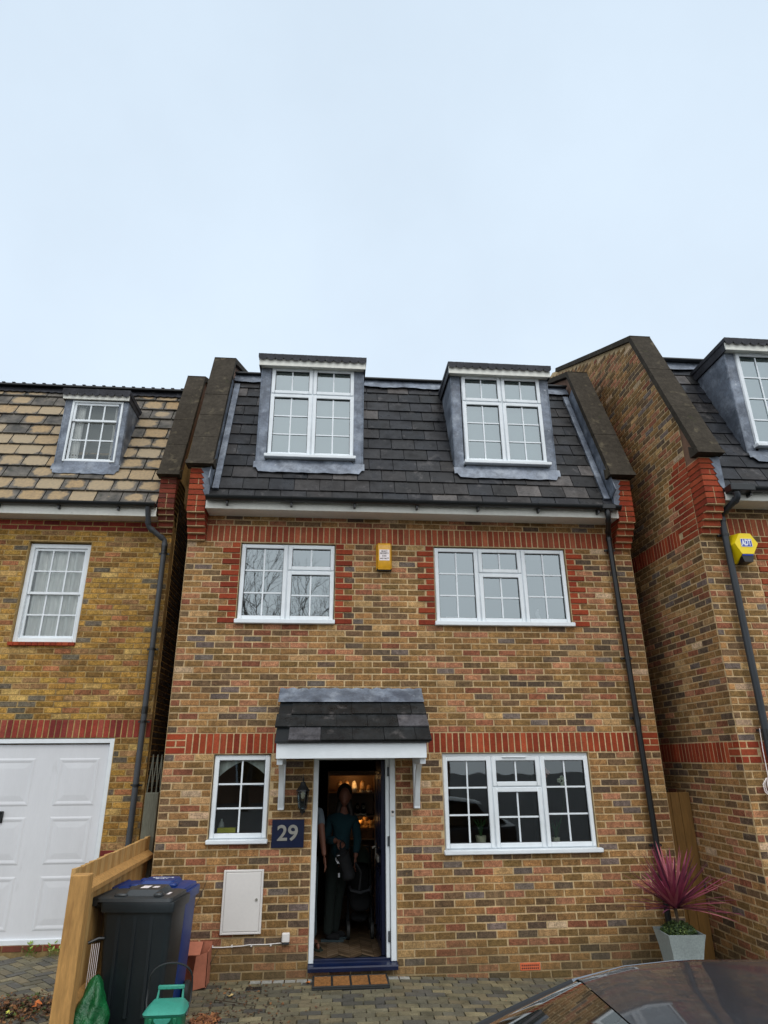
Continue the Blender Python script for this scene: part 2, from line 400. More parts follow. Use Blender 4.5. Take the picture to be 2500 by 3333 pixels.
# paved drives: individual concrete block pavers laid on the grit
pv = MB()
PC = [A(106, 101, 82), A(116, 109, 86), A(96, 93, 80), A(84, 82, 76), A(124, 115, 90), A(100, 95, 78), A(110, 101, 80)]
def paver(cx, cy, w, h, ang, c):
    ca, sa = math.cos(ang), math.sin(ang); V = []
    dz = rnd(-.0025, .0025)
    for (k, t) in ((0, -.03), (.0035, 0)):
        for sx, sy in ((-1, -1), (1, -1), (1, 1), (-1, 1)):
            x, y = sx*(w/2-k), sy*(h/2-k); X, Y = cx+x*ca-y*sa, cy+x*sa+y*ca
            V.append((X, Y, gz(X, Y)+t+dz))
    pv.add(V, [(4, 5, 6, 7), (0, 1, 5, 4), (1, 2, 6, 5), (2, 3, 7, 6), (3, 0, 4, 7)], c)
y = -.055; r = 0
while y > -4.2:
    x = -.06+(.1 if r % 2 else 0)+rnd(-.02, .02)
    while x < 6.9:
        if r == 0:
            if x > -.05 and x < 5.8:
                pal = (.9 < x < 1.75) or (2.5 < x < 2.85)
                c = A(150, 150, 144) if pal and rnd(0, 1) < .75 else random.choice(PC[:5])
                paver(x+.05, y, .11, .093, 0, c)
            x += .118; continue
        k_ = rnd(.82, 1.15)
        paver(x+.1, y, .194, .095, rnd(-.006, .006), tuple(v*k_ for v in random.choice(PC)))
        x += .2
    y -= .1; r += 1
# herringbone drive of the left house
for i in range(-60, 60):
    for j in range(-60, 60):
        for k in (0, 1):
            u = (i*.2+j*.2) if 0 else 0
            a = i*.1+j*.2*0; 
            bx, by = i*.1+j*.2, i*.1-j*.2
            if k == 0: px, py, w, h = bx+.1, by+.05, .194, .094
            else: px, py, w, h = bx+.05+.2-.0, by+.0+.0, .094, .194
            if k == 1: px, py = bx+.05, by-.0+.0
            # 45 degree herringbone: horizontal block at (bx,by), vertical block above its left end
            if k == 0: px, py = bx+.1, by+.05
            else: px, py = bx+.05, by+.2
            c45 = math.sqrt(.5); X, Y = (px-py)*c45-2.2, (px+py)*c45-1.4
            k_ = rnd(.82, 1.15)
            if -4.6 < X < -.22 and -4.2 < Y < .93:
                paver(X, Y, w, h, R(45), tuple(v*k_ for v in random.choice(PC)))
tag(pv.build('paving', 'paver'), None, None, kind='structure')

# ---------------------------------------------------------------- brickwork
C_ = .075
PAL_MAIN = [(A(128, 100, 68), 22), (A(144, 110, 76), 17), (A(104, 84, 64), 14), (A(150, 108, 84), 15), (A(128, 84, 66), 8),
            (A(104, 93, 86), 4), (A(162, 132, 96), 6), (A(180, 156, 130), 2), (A(116, 92, 62), 14), (A(90, 76, 64), 7)]
PAL_LEFT = [(A(160, 124, 62), 25), (A(146, 110, 54), 22), (A(124, 94, 52), 16), (A(172, 140, 84), 12), (A(140, 108, 72), 12), (A(98, 90, 76), 6), (A(148, 98, 66), 6)]
PAL_RED = [(A(136, 62, 42), 4), (A(124, 54, 38), 3), (A(146, 72, 50), 2)]
PAL_RED_UP = [(A(142, 76, 56), 4), (A(132, 68, 50), 3), (A(150, 86, 64), 2)]
PAL_REDL = [(A(132, 60, 50), 4), (A(112, 50, 46), 3), (A(142, 74, 62), 2)]
def pick(pal):
    sat = 1.13 if pal is PAL_MAIN else (1.0 if pal is PAL_LEFT else 1.1)
    c = random.choices([p[0] for p in pal], [p[1] for p in pal])[0]; k = rnd(.80, 1.17); g = sum(c)/3
    return tuple(max(.01, min(.9, (g+(v-g)*sat)*k*rnd(.97, 1.03))) for v in c)
class Wall:
    """brick skin on a vertical plane. side: 'F' faces -Y at y=p, 'W' faces -X at x=p, 'E' faces +X at x=p"""
    def __init__(s, side, p): s.side = side; s.p = p; s.b = MB(); s.r = MB(); s.mo = MB()
    def pt(s, u, o, z):
        return {'F': (u, s.p-o, z), 'W': (s.p-o, u, z), 'E': (s.p+o, u, z)}[s.side]
    def quad(s, mb, V, c, flipside=False):
        f = (0, 1, 2, 3)
        if s.side in ('W',): f = f[::-1]
        mb.add(V, [f], c)
    def brick(s, u0, u1, z0, z1, c, red=False, proud=0):
        if u1-u0 < .012 or z1-z0 < .012: return
        e = .0035; j = rnd(-.0012, .0012)
        o = .0+proud+j; d = -.007
        jz = rnd(-.0012, .0012); ju = rnd(-.0015, .0015)
        u0 += ju; u1 += ju; z0 += jz; z1 += jz
        J = [(rnd(-.0028, .0028), rnd(-.0024, .0024)) for _ in range(4)] if not red else [(rnd(-.001, .001), rnd(-.001, .001)) for _ in range(4)]
        Q = [(u0, z0), (u1, z0), (u1, z1), (u0, z1)]; E_ = [(e, e), (-e, e), (-e, -e), (e, -e)]
        V = [s.pt(q[0]+j_[0], d, q[1]+j_[1]) for q, j_ in zip(Q, J)]+[s.pt(q[0]+j_[0]+w_[0], o, q[1]+j_[1]+w_[1]) for q, j_, w_ in zip(Q, J, E_)]
        F = [(4, 5, 6, 7), (0, 1, 5, 4), (1, 2, 6, 5), (2, 3, 7, 6), (3, 0, 4, 7)]
        if s.side == 'W': F = [f[::-1] for f in F]
        (s.r if red else s.b).add(V, F, c)
    def lay(s, u0, u1, z0, z1, pal, specials=(), red=False, zref=0, off=0, limit=None):
        """stretcher bond between u0..u1, z0..z1 (rows on the zref+k*75 mm grid) leaving out the special rectangles"""
        k0 = round((z0-zref)/C_); k1 = round((z1-zref)/C_)
        for k in range(k0, k1):
            za = zref+k*C_+.006; zb = za+.063; zc = (za+zb)/2
            segs = [(u0, u1)]
            for (a, b, c, d) in specials:
                if c < zc < d:
                    ns = []
                    for (p, q) in segs:
                        if b <= p or a >= q: ns.append((p, q))
                        else:
                            if a > p: ns.append((p, a))
                            if b < q: ns.append((b, q))
                    segs = ns
            for (p, q) in segs:
                st = math.floor((p-.1125*(k % 2)-off)/.225)*.225+.1125*(k % 2)+off
                t = st
                while t < q:
                    a = max(t, p)+.006; b = min(t+.225, q)-.006
                    if limit is not None:
                        while a < b and limit(a) < zb: a += .012
                    c = pick(pal)
                    if b-a > .03: s.brick(a, b, za, zb, c, red)
                    t += .225
    def soldiers(s, u0, u1, z0, pal, z1=None):
        n = max(1, round((u1-u0)/.075)); w = (u1-u0)/n
        for i in range(n): s.brick(u0+i*w+.006, u0+(i+1)*w-.006, z0+.005, (z1 or z0+.225)-.005, pick(pal), True)
    def back(s, u0, u1, z0, z1, holes, depth=.1, top=None):
        """mortar bed behind the bricks, with the openings and their reveals"""
        us = sorted({u0, u1, *[h[0] for h in holes], *[h[1] for h in holes]}); zs = sorted({z0, z1, *[h[2] for h in holes], *[h[3] for h in holes]})
        for i in range(len(us)-1):
            for j in range(len(zs)-1):
                cu, cz = (us[i]+us[i+1])/2, (zs[j]+zs[j+1])/2
                if not (u0 < cu < u1 and z0 < cz < z1): continue
                if any(h[0] < cu < h[1] and h[2] < cz < h[3] for h in holes): continue
                o = -.005
                s.quad(s.mo, [s.pt(us[i], o, zs[j]), s.pt(us[i+1], o, zs[j]), s.pt(us[i+1], o, zs[j+1]), s.pt(us[i], o, zs[j+1])], (.5, .5, .5))
        for (a, b, c, d) in holes:
            for (p, q) in (((a, c), (a, d)), ((b, d), (b, c)), ((a, d), (b, d)), ((b, c), (a, c))):
                V = [s.pt(p[0], -.005, p[1]), s.pt(q[0], -.005, q[1]), s.pt(q[0], -depth, q[1]), s.pt(p[0], -depth, p[1])]
                s.mo.add(V, [(0, 1, 2, 3)])
def wall_part(ws, parent, mortar='mortar', name='wall', label=None):
    """joins several Wall skins into one part: bricks, red bricks and mortar in one mesh"""
    mb = MB()
    for w in ws:
        for i, q in enumerate((w.b, w.r, w.mo)): mb.mi = i; mb.add(q.v, [], None); o = len(mb.v)-len(q.v); mb.f += [[o+k for k in f] for f in q.f]; mb.c += q.c; mb.uv += q.uv; mb.m += [i]*len(q.f)
    ob = mb.build(name, ['brick', 'redbrick', mortar], parent)
    if label: ob['label'] = label
    return ob

# ---------------------------------------------------------------- windows (facing -Y)
def ring(mb, x0, x1, z0, z1, t, y0, y1, b=.004):
    mb.bbox(x0, x0+t, y0, y1, z0, z1, b); mb.bbox(x1-t, x1, y0, y1, z0, z1, b)
    mb.bbox(x0+t-.001, x1-t+.001, y0+.001, y1, z1-t, z1, b); mb.bbox(x0+t-.001, x1-t+.001, y0+.001, y1, z0, z0+t, b)
def casement_window(house, X0, X1, Z0, Z1, Y, cells, sill=None, glass='glass_up', vent=None, name='window', label=None):
    fr = MB()
    ring(fr, X0, X1, Z0, Z1, .034, Y+.008, Y+.07)
    xs = sorted({c[0] for c in cells}-{X0}); zs = sorted({c[2] for c in cells}-{Z0})
    for (a, b, c, d, nx, nz) in cells:
        if a > X0+.1: fr.box(a-.02, a+.02, Y+.012, Y+.068, c, d)
        if c > Z0+.1: fr.box(a, b, Y+.013, Y+.067, c-.02, c+.02)
    w = fr.build(name, 'upvc', house, smooth=True)
    if label: w['label'] = label
    gl = MB(); gk = MB()
    for (a, b, c, d, nx, nz) in cells:
        gk.box(a-.002, b+.002, Y+.0075, Y+.0085, c-.002, d+.002) if 0 else None
        sa = MB(); g0 = .006
        ring(sa, a+g0, b-g0, c+g0, d-g0, .050, Y-.006, Y+.05, .006)
        ga, gb, gc, gd = a+.057, b-.057, c+.057, d-.057
        for i in range(1, nx): x = ga+(gb-ga)*i/nx; sa.box(x-.009, x+.009, Y+.017, Y+.027, gc, gd)
        for i in range(1, nz): z = gc+(gd-gc)*i/nz; sa.box(ga, gb, Y+.0175, Y+.0265, z-.009, z+.009)
        sh_ = sa.build('sash', 'upvc', w, smooth=True)
        ring(gk, ga-.002, gb+.002, gc-.002, gd+.002, .006, Y+.012, Y+.029, .0008)
        gl.add([(ga-.01, Y+.03, gc-.01), (gb+.01, Y+.03, gc-.01), (gb+.01, Y+.03, gd+.01), (ga-.01, Y+.03, gd+.01)], [(0, 1, 2, 3)])
    gl.build('pane', glass, w); gk.build('gasket', 'carblack', w)
    if sill:
        x0, x1, z0, z1 = sill; s = MB(); s.bbox(x0, x1, Y-.085, Y+.02, z0, z1, .008); s.build('sill', 'upvc', w, smooth=True)
    if vent:
        x0, x1, z = vent; s = MB(); s.bbox(x0, x1, Y-.022, Y+.005, z-.008, z+.008, .005); s.build('trickle_vent', 'upvc', w)
    return w
def room(parent, x0, x1, y0, y1, z0, z1, mat, name='room_interior'):
    m = MB()
    V = [(x0, y0, z0), (x1, y0, z0), (x1, y1, z0), (x0, y1, z0), (x0, y0, z1), (x1, y0, z1), (x1, y1, z1), (x0, y1, z1)]
    m.add(V, [(0, 1, 2, 3), (7, 6, 5, 4), (1, 5, 6, 2), (2, 6, 7, 3), (3, 7, 4, 0)])
    return m.build(name, mat, parent)
def cloth(x0, x1, z0, z1, y, folds, amp, mb, n=40, seed=0):
    for i in range(n+1):
        t = i/n; x = x0+(x1-x0)*t; yy = y+amp*math.sin(t*folds*2*math.pi+seed)+amp*.5*math.sin(t*folds*4.7+seed*2)
        mb.v += [(x, yy, z0), (x, yy, z1)]
    o = len(mb.v)-2*(n+1)
    for i in range(n): mb.f.append([o+2*i, o+2*i+2, o+2*i+3, o+2*i+1]); mb.c.append((.5,)*3); mb.uv.append(None); mb.m.append(0)

# ---------------------------------------------------------------- roofs
def tiles(X0, X1, Y0, z0, slope, rows, gauge, width, colf, mb, off=0, lift=.014, gap=.0028):
    th = math.atan(slope); cy, cz = math.cos(th), math.sin(th); ny, nz = -cz, cy
    for r in range(rows):
        s0 = r*gauge; s1 = s0+gauge+.02; x = X0-width*(.5 if r % 2 else 0)-off
        ls = []
        while x < X1:
            a = max(x, X0)+gap; b = min(x+width, X1)-gap; x += width
            if b-a < .02: continue
            l = lift+rnd(-.002, .003); dx = rnd(-.0015, .0015); ds = rnd(-.003, .003)
            def P(u, s, o): return (u+dx, Y0+cy*s+ny*o, z0+cz*s+nz*o)
            V = [P(a, s0+ds, l), P(b, s0+ds, l+rnd(-.001, .001)), P(b, s1, .003), P(a, s1, .003), P(a, s0+ds, -.002), P(b, s0+ds, -.002), P(b, s1, -.004), P(a, s1, -.004)]
            fu = (a-(x-width))/width; fv = (b-(x-width))/width
            mb.add(V, [(0, 1, 2, 3), (4, 5, 1, 0), (5, 6, 2, 1), (7, 4, 0, 3)], colf(a, b, r),
                   [[(fu, .0), (fv, .0), (fv, 1), (fu, 1)], None, None, None])
def slate_col(a, b, r):
    base = random.choice([A(34, 35, 39), A(39, 39, 41), A(31, 33, 37), A(44, 42, 42), A(33, 33, 34)])
    k = rnd(.74, 1.22)
    if rnd(0, 1) < .05: base = A(78, 74, 72)
    return tuple(v*k for v in base)
def slope_slab(mb, X0, X1, Y0, z0, slope, L, t0, t1):
    """slab lying on a slope, between offsets t0 and t1 measured square to it"""
    th = math.atan(slope); cy, cz = math.cos(th), math.sin(th)
    def P(s, o): return (Y0+cy*s-cz*o, z0+cz*s+cy*o)
    mb.prism([P(0, t0), P(L, t0), P(L, t1), P(0, t1)], X0, X1, 'x')
def coping(parent, X0, X1, Yb, zb, slope, L, t=.075, joints=4, topslope=.47, toplen=3.2, thick=None):
    """concrete coping: inclined slabs from the corbel up the mansard, then the flatter run behind"""
    mb = MB(); th = math.atan(slope); cy, cz = math.cos(th), math.sin(th); seg = L/joints
    for i in range(joints):
        a, b = i*seg+(.003 if i else 0), (i+1)*seg-.003
        o = rnd(-.003, .003)
        def P(s, q): return (Yb+cy*s-cz*(q), zb+cz*s+cy*(q))
        mb.prism([P(a, -t+o), P(b, -t+o), P(b, o), P(a, o)], X0+rnd(-.003, .003), X1+rnd(-.003, .003), 'x')
    # level nose over the corbel
    mb.prism([(Yb-.03, zb-.055), (Yb+.16, zb-.055), (Yb+.16, zb+.1), (Yb-.005, zb+.0)], X0-.012, X1+.012, 'x')
    ty, tz = Yb+cy*L, zb+cz*L
    th2 = math.atan(topslope); c2, s2 = math.cos(th2), math.sin(th2); k = 3
    for i in range(k):
        a, b = toplen*i/k+.003, toplen*(i+1)/k-.003
        mb.prism([(ty+c2*a+s2*t, tz+s2*a-c2*t), (ty+c2*b+s2*t, tz+s2*b-c2*t), (ty+c2*b, tz+s2*b), (ty+c2*a-(.0 if i else .01), tz+s2*a+(.0 if i else .004))], X0, X1, 'x')
    return mb.build('coping', 'coping', parent)

def gutter(parent, x0, x1, y, z, outlet=None, mat='black', r=.055):
    mb = MB(); n = 10; prof = [(y+r*math.cos(math.pi+math.pi*i/n), z+r*math.sin(math.pi+math.pi*i/n)) for i in range(n+1)]
    prof += [(y+(r-.006)*math.cos(-math.pi*i/n), z+(r-.006)*math.sin(-math.pi*i/n)) for i in range(n+1)]
    mb.prism(prof[::-1], x0, x1, 'x')
    x = x0+.25
    while x < x1-.1:
        mb.prism([(y+(r+.007)*math.cos(math.pi+math.pi*i/n), z+(r+.007)*math.sin(math.pi+math.pi*i/n)) for i in range(n+1)]+[(y+r+.007, z+.004), (y-r-.007, z+.004)], x-.02, x+.02, 'x')
        mb.box(x-.012, x+.012, y+.0, y+r+.02, z-.1, z-.03)
        x += .8
    for x in (x0, x1):
        mb.prism([(y+(r+.003)*math.cos(math.pi+math.pi*i/n), z+(r+.003)*math.sin(math.pi+math.pi*i/n)) for i in range(n+1)], x-.008, x+.008, 'x')
    return mb.build('gutter', mat, parent, smooth=True)
def downpipe(parent, pts, r=.034, mat='black', clips=(), joints=()):
    mb = MB(); P = [Vector(p) for p in pts]; path = []
    for i, p in enumerate(P):                              # round the bends
        if 0 < i < len(P)-1:
            a = (P[i-1]-p).normalized(); b = (P[i+1]-p).normalized(); d = .05
            for t in (0, .25, .5, .75, 1): path.append((p+a*d)*(1-t)**2+p*2*t*(1-t)+(p+b*d)*t*t)
        else: path.append(p)
    mb.tube(path, r, 14)
    for p in P[1:-1]:
        for q in (P[P.index(p)-1], P[P.index(p)+1]):
            d = (q-p).normalized(); mb.tube([p+d*.045, p+d*.085], r+.006, 14)
    pp = mb.build('downpipe', mat, parent, smooth=True)
    if clips:
        x, y = P[-1].x, P[-1].y; xt, zt = P[-2].x, P[-2].z
        for z in clips:
            c = MB()
            t = (z-P[-1].z)/(zt-P[-1].z); X = P[-1].x*(1-t)+xt*t
            c.tube([(X, y, z-.014), (X, y, z+.014)], r+.007, 14); c.box(X-.07, X+.07, y+r-.012, y+r+.02, z-.012, z+.012); c.build('pipe_clip', 'black', pp, smooth=True)
        for z in joints:
            c = MB(); t = (z-P[-1].z)/(zt-P[-1].z); X = P[-1].x*(1-t)+xt*t
            c.tube([(X, y, z-.045), (X, y, z+.045)], r+.005, 14); c.build('pipe_collar', 'black', pp, smooth=True)
    return pp

def dormer(house, X0, X1, Yf, zb, zt, Y0, z0, slope, RX0, RX1, rz0, rz1, fz, front=.2, scallops=True, fascia=True, apron=True, cheek='lead', roofover=.0):
    """lead-clad dormer: cheeks from the face at Yf back to the mansard plane through (Y0,z0)"""
    def yr(z): return Y0+(z-z0)/slope
    mb = MB()
    wx0, wx1 = X0+.145, X1-.145
    # front strips each side of the window, with their thickness
    rf = MB(); yb = yr(rz1)+.05
    rf.bbox(RX0, RX1, Yf-front, yb, rz0, rz1, .012)
    d = rf.build('dormer', 'lead_dark', house, smooth=True)
    for x, y1, st in ((X0, 1, (X0, wx0)), (X1, -1, (wx1, X1))):
        ck = MB(); ck.bbox(st[0], st[1], Yf-.004, Yf+.06, zb, zt, .006)
        P = [(Yf+.02, zb), (yr(zb)+.04, zb), (yr(zt)+.04, zt), (Yf+.02, zt)]
        if y1 > 0: ck.prism(P, x-.004, x+.035, 'x')
        else: ck.prism(P, x-.035, x+.004, 'x')
        ck.tube([(x+.012*y1, Yf-.004, zb), (x+.012*y1, Yf-.004, zt)], .009, 8)
        ck.build('cheek', cheek, d, smooth=True)
    if apron:
        a = MB()
        lo = zb-.165
        th = math.atan(slope); s_, c_ = math.sin(th), math.cos(th)
        def Q(x, z, o=.03): return (x, yr(z)-s_*o, z+c_*o)
        pts = [(X0-.02, lo+.1), (X0+.03, lo), (X1-.03, lo-.0), (X1+.02, lo+.1)]
        n = 40; V = []; F = []
        for i in range(n+1):
            t = i/n; x = X0-.014+(X1-X0+.028)*t
            e = .003*math.sin(t*23)+.002*math.sin(t*61)
            if scallops == 'apron': e = -.03*abs(math.sin(t*n*.5*math.pi/2.0))
            corner = .07 if (t < .05 or t > .95) else 0
            V += [Q(x, lo+e+corner, .026+.004*math.sin(t*31)), Q(x, lo+.1, .034), (x, min(Yf-.02, yr(zb+.065)-.036) if X0+.14 < x < X1-.14 else yr(zb+.0)-.036, zb+.065 if X0+.14 < x < X1-.14 else zb+.02)]
        for i in range(n):
            for k in (0, 1): F.append((3*i+k, 3*i+3+k, 3*i+4+k, 3*i+1+k))
        a.add(V, F); a.build('lead_apron', 'lead', d, smooth='all')
    # roof slab, its lead edge and the fascia under it
    if fascia:
        f = MB(); f.bbox(RX0+.012, RX1-.012, Yf-front+.02, Yf-front+.04, fz, rz0+.04, .003)
        f.box(RX0+.03, RX1-.03, Yf-front+.042, Yf+.055, fz+.02, fz+.045)
        f.build('fascia', 'paint', d)
        for x in (RX0+.012, RX1-.03):
            q = MB(); q.prism([(Yf-front+.042, fz), (yr(fz)+.1, fz), (yr(rz0)+.1, rz0), (Yf-front+.042, rz0)], x, x+.018, 'x'); q.build('side_board', 'lead_dark', d)
    if scallops:
        s = MB(); n = max(4, round((RX1-RX0)/.115)); w = (RX1-RX0)/n; V = []; F = []; m = 8
        yq = Yf-front-.006
        for i in range(n):
            for k in range(m+1):
                a = math.pi*k/m; x = RX0+i*w+w/2-math.cos(a)*w/2
                V += [(x, yq+rnd(-.002, .002), rz1-.01), (x, yq-.002, rz0+.012-math.sin(a)*.05)]
        for i in range(n*(m+1)-1): F.append((2*i+1, 2*i+3, 2*i+2, 2*i))
        s.add(V, F); s.build('scalloped_edge', 'lead_dark', d)
    return d

SL = 2.25
# ================================================================ the middle house
H = thing('brick_house', (2.9, 0, 0), 'brick house in the middle with two white dormers and an open door under a canopy', 'house')
F = Wall('F', 0.0); Z2 = 2.20; Z4 = 4.75; TOP = 5.14
holes = [(.675, 1.885, 3.70, 4.745), (3.165, 4.94, 3.70, 4.745), (3.18, 4.95, 1.145, Z2-.003), (.555, 1.2, 1.29, Z2-.003), (1.69, 2.627, .09, 2.17)]
F.back(0, 5.85, -.3, 5.3, holes)
sp = [(.675, 1.885, 3.70, Z4), (3.165, 4.94, 3.70, Z4), (3.18, 4.95, 1.15, Z2), (.555, 1.2, 1.30, Z2), (1.69, 2.627, .10, 2.2),
      (-.1, 6, Z2, Z2+.225), (-.1, 6, Z4, Z4+.225), (0, .225, Z4, 5.4), (5.625, 5.85, Z4, 5.4), (3.935, 4.165, .025, .1)]
quo = []
for (a, b) in ((.675, 1.885), (3.165, 4.94)):
    for k in range(14):
        z = 3.70+k*C_; w = .225 if k % 2 == 0 else .1125
        quo += [(a-w, a, z, z+C_), (b, b+w, z, z+C_)]
        for (p, q) in ((a-w, a), (b, b+w)):
            F.brick(p+.005, q-.004, z+.005, z+.07, pick(PAL_RED), True, proud=.012 if k % 2 == 0 else 0)
F.lay(0, 5.85, -.2, TOP, PAL_MAIN, sp+quo+[(0, 6, -.3, -.05)], zref=Z2)
F.lay(1.7, 5.85, -.275, -.05+.0, PAL_RED, [], True, zref=Z2)
F.lay(0, .225, Z2, Z2+.225, PAL_RED, (), True, zref=Z2); F.lay(5.625, 5.85, Z2, Z2+.225, PAL_RED, (), True, zref=Z2)
F.soldiers(.225, 1.6, Z2, PAL_RED); F.soldiers(1.6, 5.625, Z2, PAL_RED); F.soldiers(.225, 5.625, Z4, PAL_RED_UP)
# side skins
E = Wall('E', 5.85); E.lay(.0, 2.2, -.2, 5.6, PAL_MAIN, (), zref=Z2, off=.1); E.back(.0, 8, -.3, 5.0, [])
E.mo.add([(5.845, 0, 5.0), (5.845, 8, 5.0), (5.845, 8, 7.5), (5.845, 4.2, 9.0), (5.845, .85, 7.75), (5.845, -.2, 5.4)], [(0, 1, 2, 3, 4, 5)])
W = Wall('W', 0.0); W.lay(.0, 2.2, -.2, 5.6, PAL_MAIN, (), zref=Z2, off=.1); W.back(.0, 8, -.3, 5.0, [])
W.mo.add([(.005, 0, 5.0), (.005, 8, 5.0), (.005, 8, 7.5), (.005, 4.2, 9.0), (.005, .85, 7.75), (.005, -.2, 5.4)], [(5, 4, 3, 2, 1, 0)])
W.mo.add([(0, 8, -.3), (5.85, 8, -.3), (5.85, 8, 7.5), (0, 8, 7.5)], [(3, 2, 1, 0)])
wall_part([F, E, W], H)
# corbelled ends of the party walls
def corbel(house, X0, X1, Yw, zb, ztop, inner, pal=PAL_RED, reach=.30, ylow=.05):
    mb = MB(); mo = MB()
    steps = 5; n = round((ztop-zb)/C_)
    for k in range(n):
        o = min(k+1, steps)*.055 if reach < .31 else min(k+1, steps)*reach/steps
        z = zb+k*C_
        half = k % 2 == 0
        parts = [(X0, (X0+X1)/2), ((X0+X1)/2, X1)] if k in (0, 2, 3, 4, 5, 6) or k % 3 == 0 else [(X0, X1)]
        for (a, b) in parts:
            c = pick(pal); mb.bbox(a+.005, b-.005, Yw-o, Yw+.35, z+.006, z+.069, .002, c)
        mo.box(X0+.010, X1-.010, Yw-o+.006, Yw+.34, z-.004, z+C_+.004)
    mo.box(X0+.004, X1-.004, Yw+.3, Yw+1.2, zb+.6, zb+.9)
    q = MB(); q.add(mb.v, mb.f); q.c = list(mb.c)
    q.mi = 1; q.add(mo.v, mo.f)
    return q.build('corbel', ['redbrick', 'mortar'], house)
corbel(H, 0, .235, 0, Z4, 5.65, 1); corbel(H, 5.615, 5.85, 0, Z4, 5.65, -1)
# parapet walls up the mansard and their copings
def parapet(house, X0, X1, Y0, z0, L, slope=SL, mat='farwall'):
    th = math.atan(slope); cy, cz = math.cos(th), math.sin(th); mb = MB()
    ty, tz = Y0+cy*L, z0+cz*L
    mb.prism([(Y0+.12, z0-.3), (Y0+.12, z0+.1), (ty+.06, tz-.05), (ty+3.1, tz+1.36), (ty+3.1, z0-.3)], X0, X1, 'x')
    return mb.build('parapet', mat, house)
CL = 2.42
parapet(H, .008, .23, -.36, 5.72, CL); parapet(H, 5.62, 5.842, -.36, 5.72, CL)
coping(H, -.035, .29, -.36, 5.72, SL, CL, joints=5); coping(H, 5.55, 5.885, -.36, 5.74, SL, CL, joints=3)
# tiles
rt = MB(); tiles(.24, 5.61, -.29, 5.19, SL, 12, .2265, .33, slate_col, rt, off=.07, lift=.019, gap=.0042)
rt.mi = 1
th = math.atan(SL); rt.add([(.24, -.265, 5.19), (5.61, -.265, 5.19), (5.61, .865, 5.19+1.13*SL), (.24, .865, 5.19+1.13*SL), (5.61, 4.2, 9.1), (.24, 4.2, 9.1), (5.61, 8, 7.4), (.24, 8, 7.4)], [(0, 1, 2, 3), (3, 2, 4, 5), (5, 4, 6, 7)])
roof = rt.build('roof', ['slate', 'lead_dark'], H)
rg = MB()
ytop = -.3+(7.76-5.2)/SL
rg.bbox(.27, 5.58, ytop-.09, ytop+.25, 7.755, 7.785, .006); rg.build('roof_edge', 'black', roof)
fl = MB(); V = []; Fc = []; n = 90
for i in range(n+1):
    x = .27+5.31*i/n; zb = 7.60+.012*math.sin(x*9)+.006*math.sin(x*31)
    y = -.3+(zb-5.2)/SL
    V += [(x, y-.036, zb), (x, ytop-.03, 7.757)]
for i in range(n): Fc.append((2*i, 2*i+2, 2*i+3, 2*i+1))
fl.add(V, Fc); fl.build('lead_flashing', 'lead', roof, smooth='all')
# lead soakers against the right parapet and beside the left one
for (xa, xb, sgn) in ((.29, .37, 1), (5.47, 5.55, -1)):
    s = MB(); slope_slab(s, xa, xb, -.22, 5.38, SL, 2.35, .0, .028)
    up = (.262, .272) if sgn > 0 else (5.572, 5.582)
    slope_slab(s, *up, -.22, 5.38, SL, 2.35, .0, .2); s.build('lead_soaker', 'lead', roof)
# stepped lead tongues beside the corbels
for (x0, dx) in ((.135, 1), (5.715, -1)):
    s = MB(); P = [(x0+.10*dx+.0, 5.23), (x0+.10*dx, 5.66)]
    for i in range(5): z = 5.64-i*.075; P += [(x0+.0+.012*i*dx, z), (x0+.045*dx+.008*i*dx, z-.06)]
    s.prism([(x0+.115*dx, 5.22), (x0+.115*dx, 5.665)]+P[2:], -.283, -.279, 'y'); s.box(min(x0+.1*dx, x0+.13*dx), max(x0+.1*dx, x0+.13*dx), -.282, .0, 5.22, 5.66)
    s.build('lead_tongue', 'lead', roof)
# eaves
e = MB(); e.bbox(.24, 5.61, -.30, -.28, 5.088, 5.215, .003); e.build('fascia', 'paint', H)
e = MB(); e.box(.24, 5.61, -.279, .02, 5.1, 5.112); e.build('soffit', 'paint', H)
gutter(H, .26, 5.60, -.375, 5.225)
downpipe(H, [(5.43, -.375, 5.19), (5.43, -.375, 5.06), (5.535, -.075, 4.93), (5.625, -.075, -.1)], clips=(4.72, 3.3, 2.58, 1.2), joints=(3.95, 2.52))
sh = MB(); sh.bbox(5.35, 5.53, -.43, -.30, 5.17, 5.245, .01); sh.build('gutter_outlet', 'black', H)
# dormers and their windows
for (a, b, ra, rb, w0, w1) in ((.775, 2.235, .735, 2.268, .925, 2.10), (3.497, 4.96, 3.452, 4.985, 3.66, 4.83)):
    dormer(H, a, b, 0.0, 5.86, 7.42, -.3, 5.2, SL, ra, rb, 7.465, 7.54, 7.352, front=.13)
    m_ = (w0+w1)/2
    casement_window(H, w0, w1, 5.985, 7.385, -.012, [(w0, m_, 6.955, 7.385, 2, 1), (m_, w1, 6.955, 7.385, 2, 1), (w0, m_, 5.985, 6.955, 2, 3), (m_, w1, 5.985, 6.955, 2, 3)],
                    sill=(w0-.03, w1+.03, 5.935, 5.985), glass='glass_up')
    bl = MB(); bl.box(w0, w1, .10, .11, 5.95, 7.39); bl.build('blind', 'blind', H)
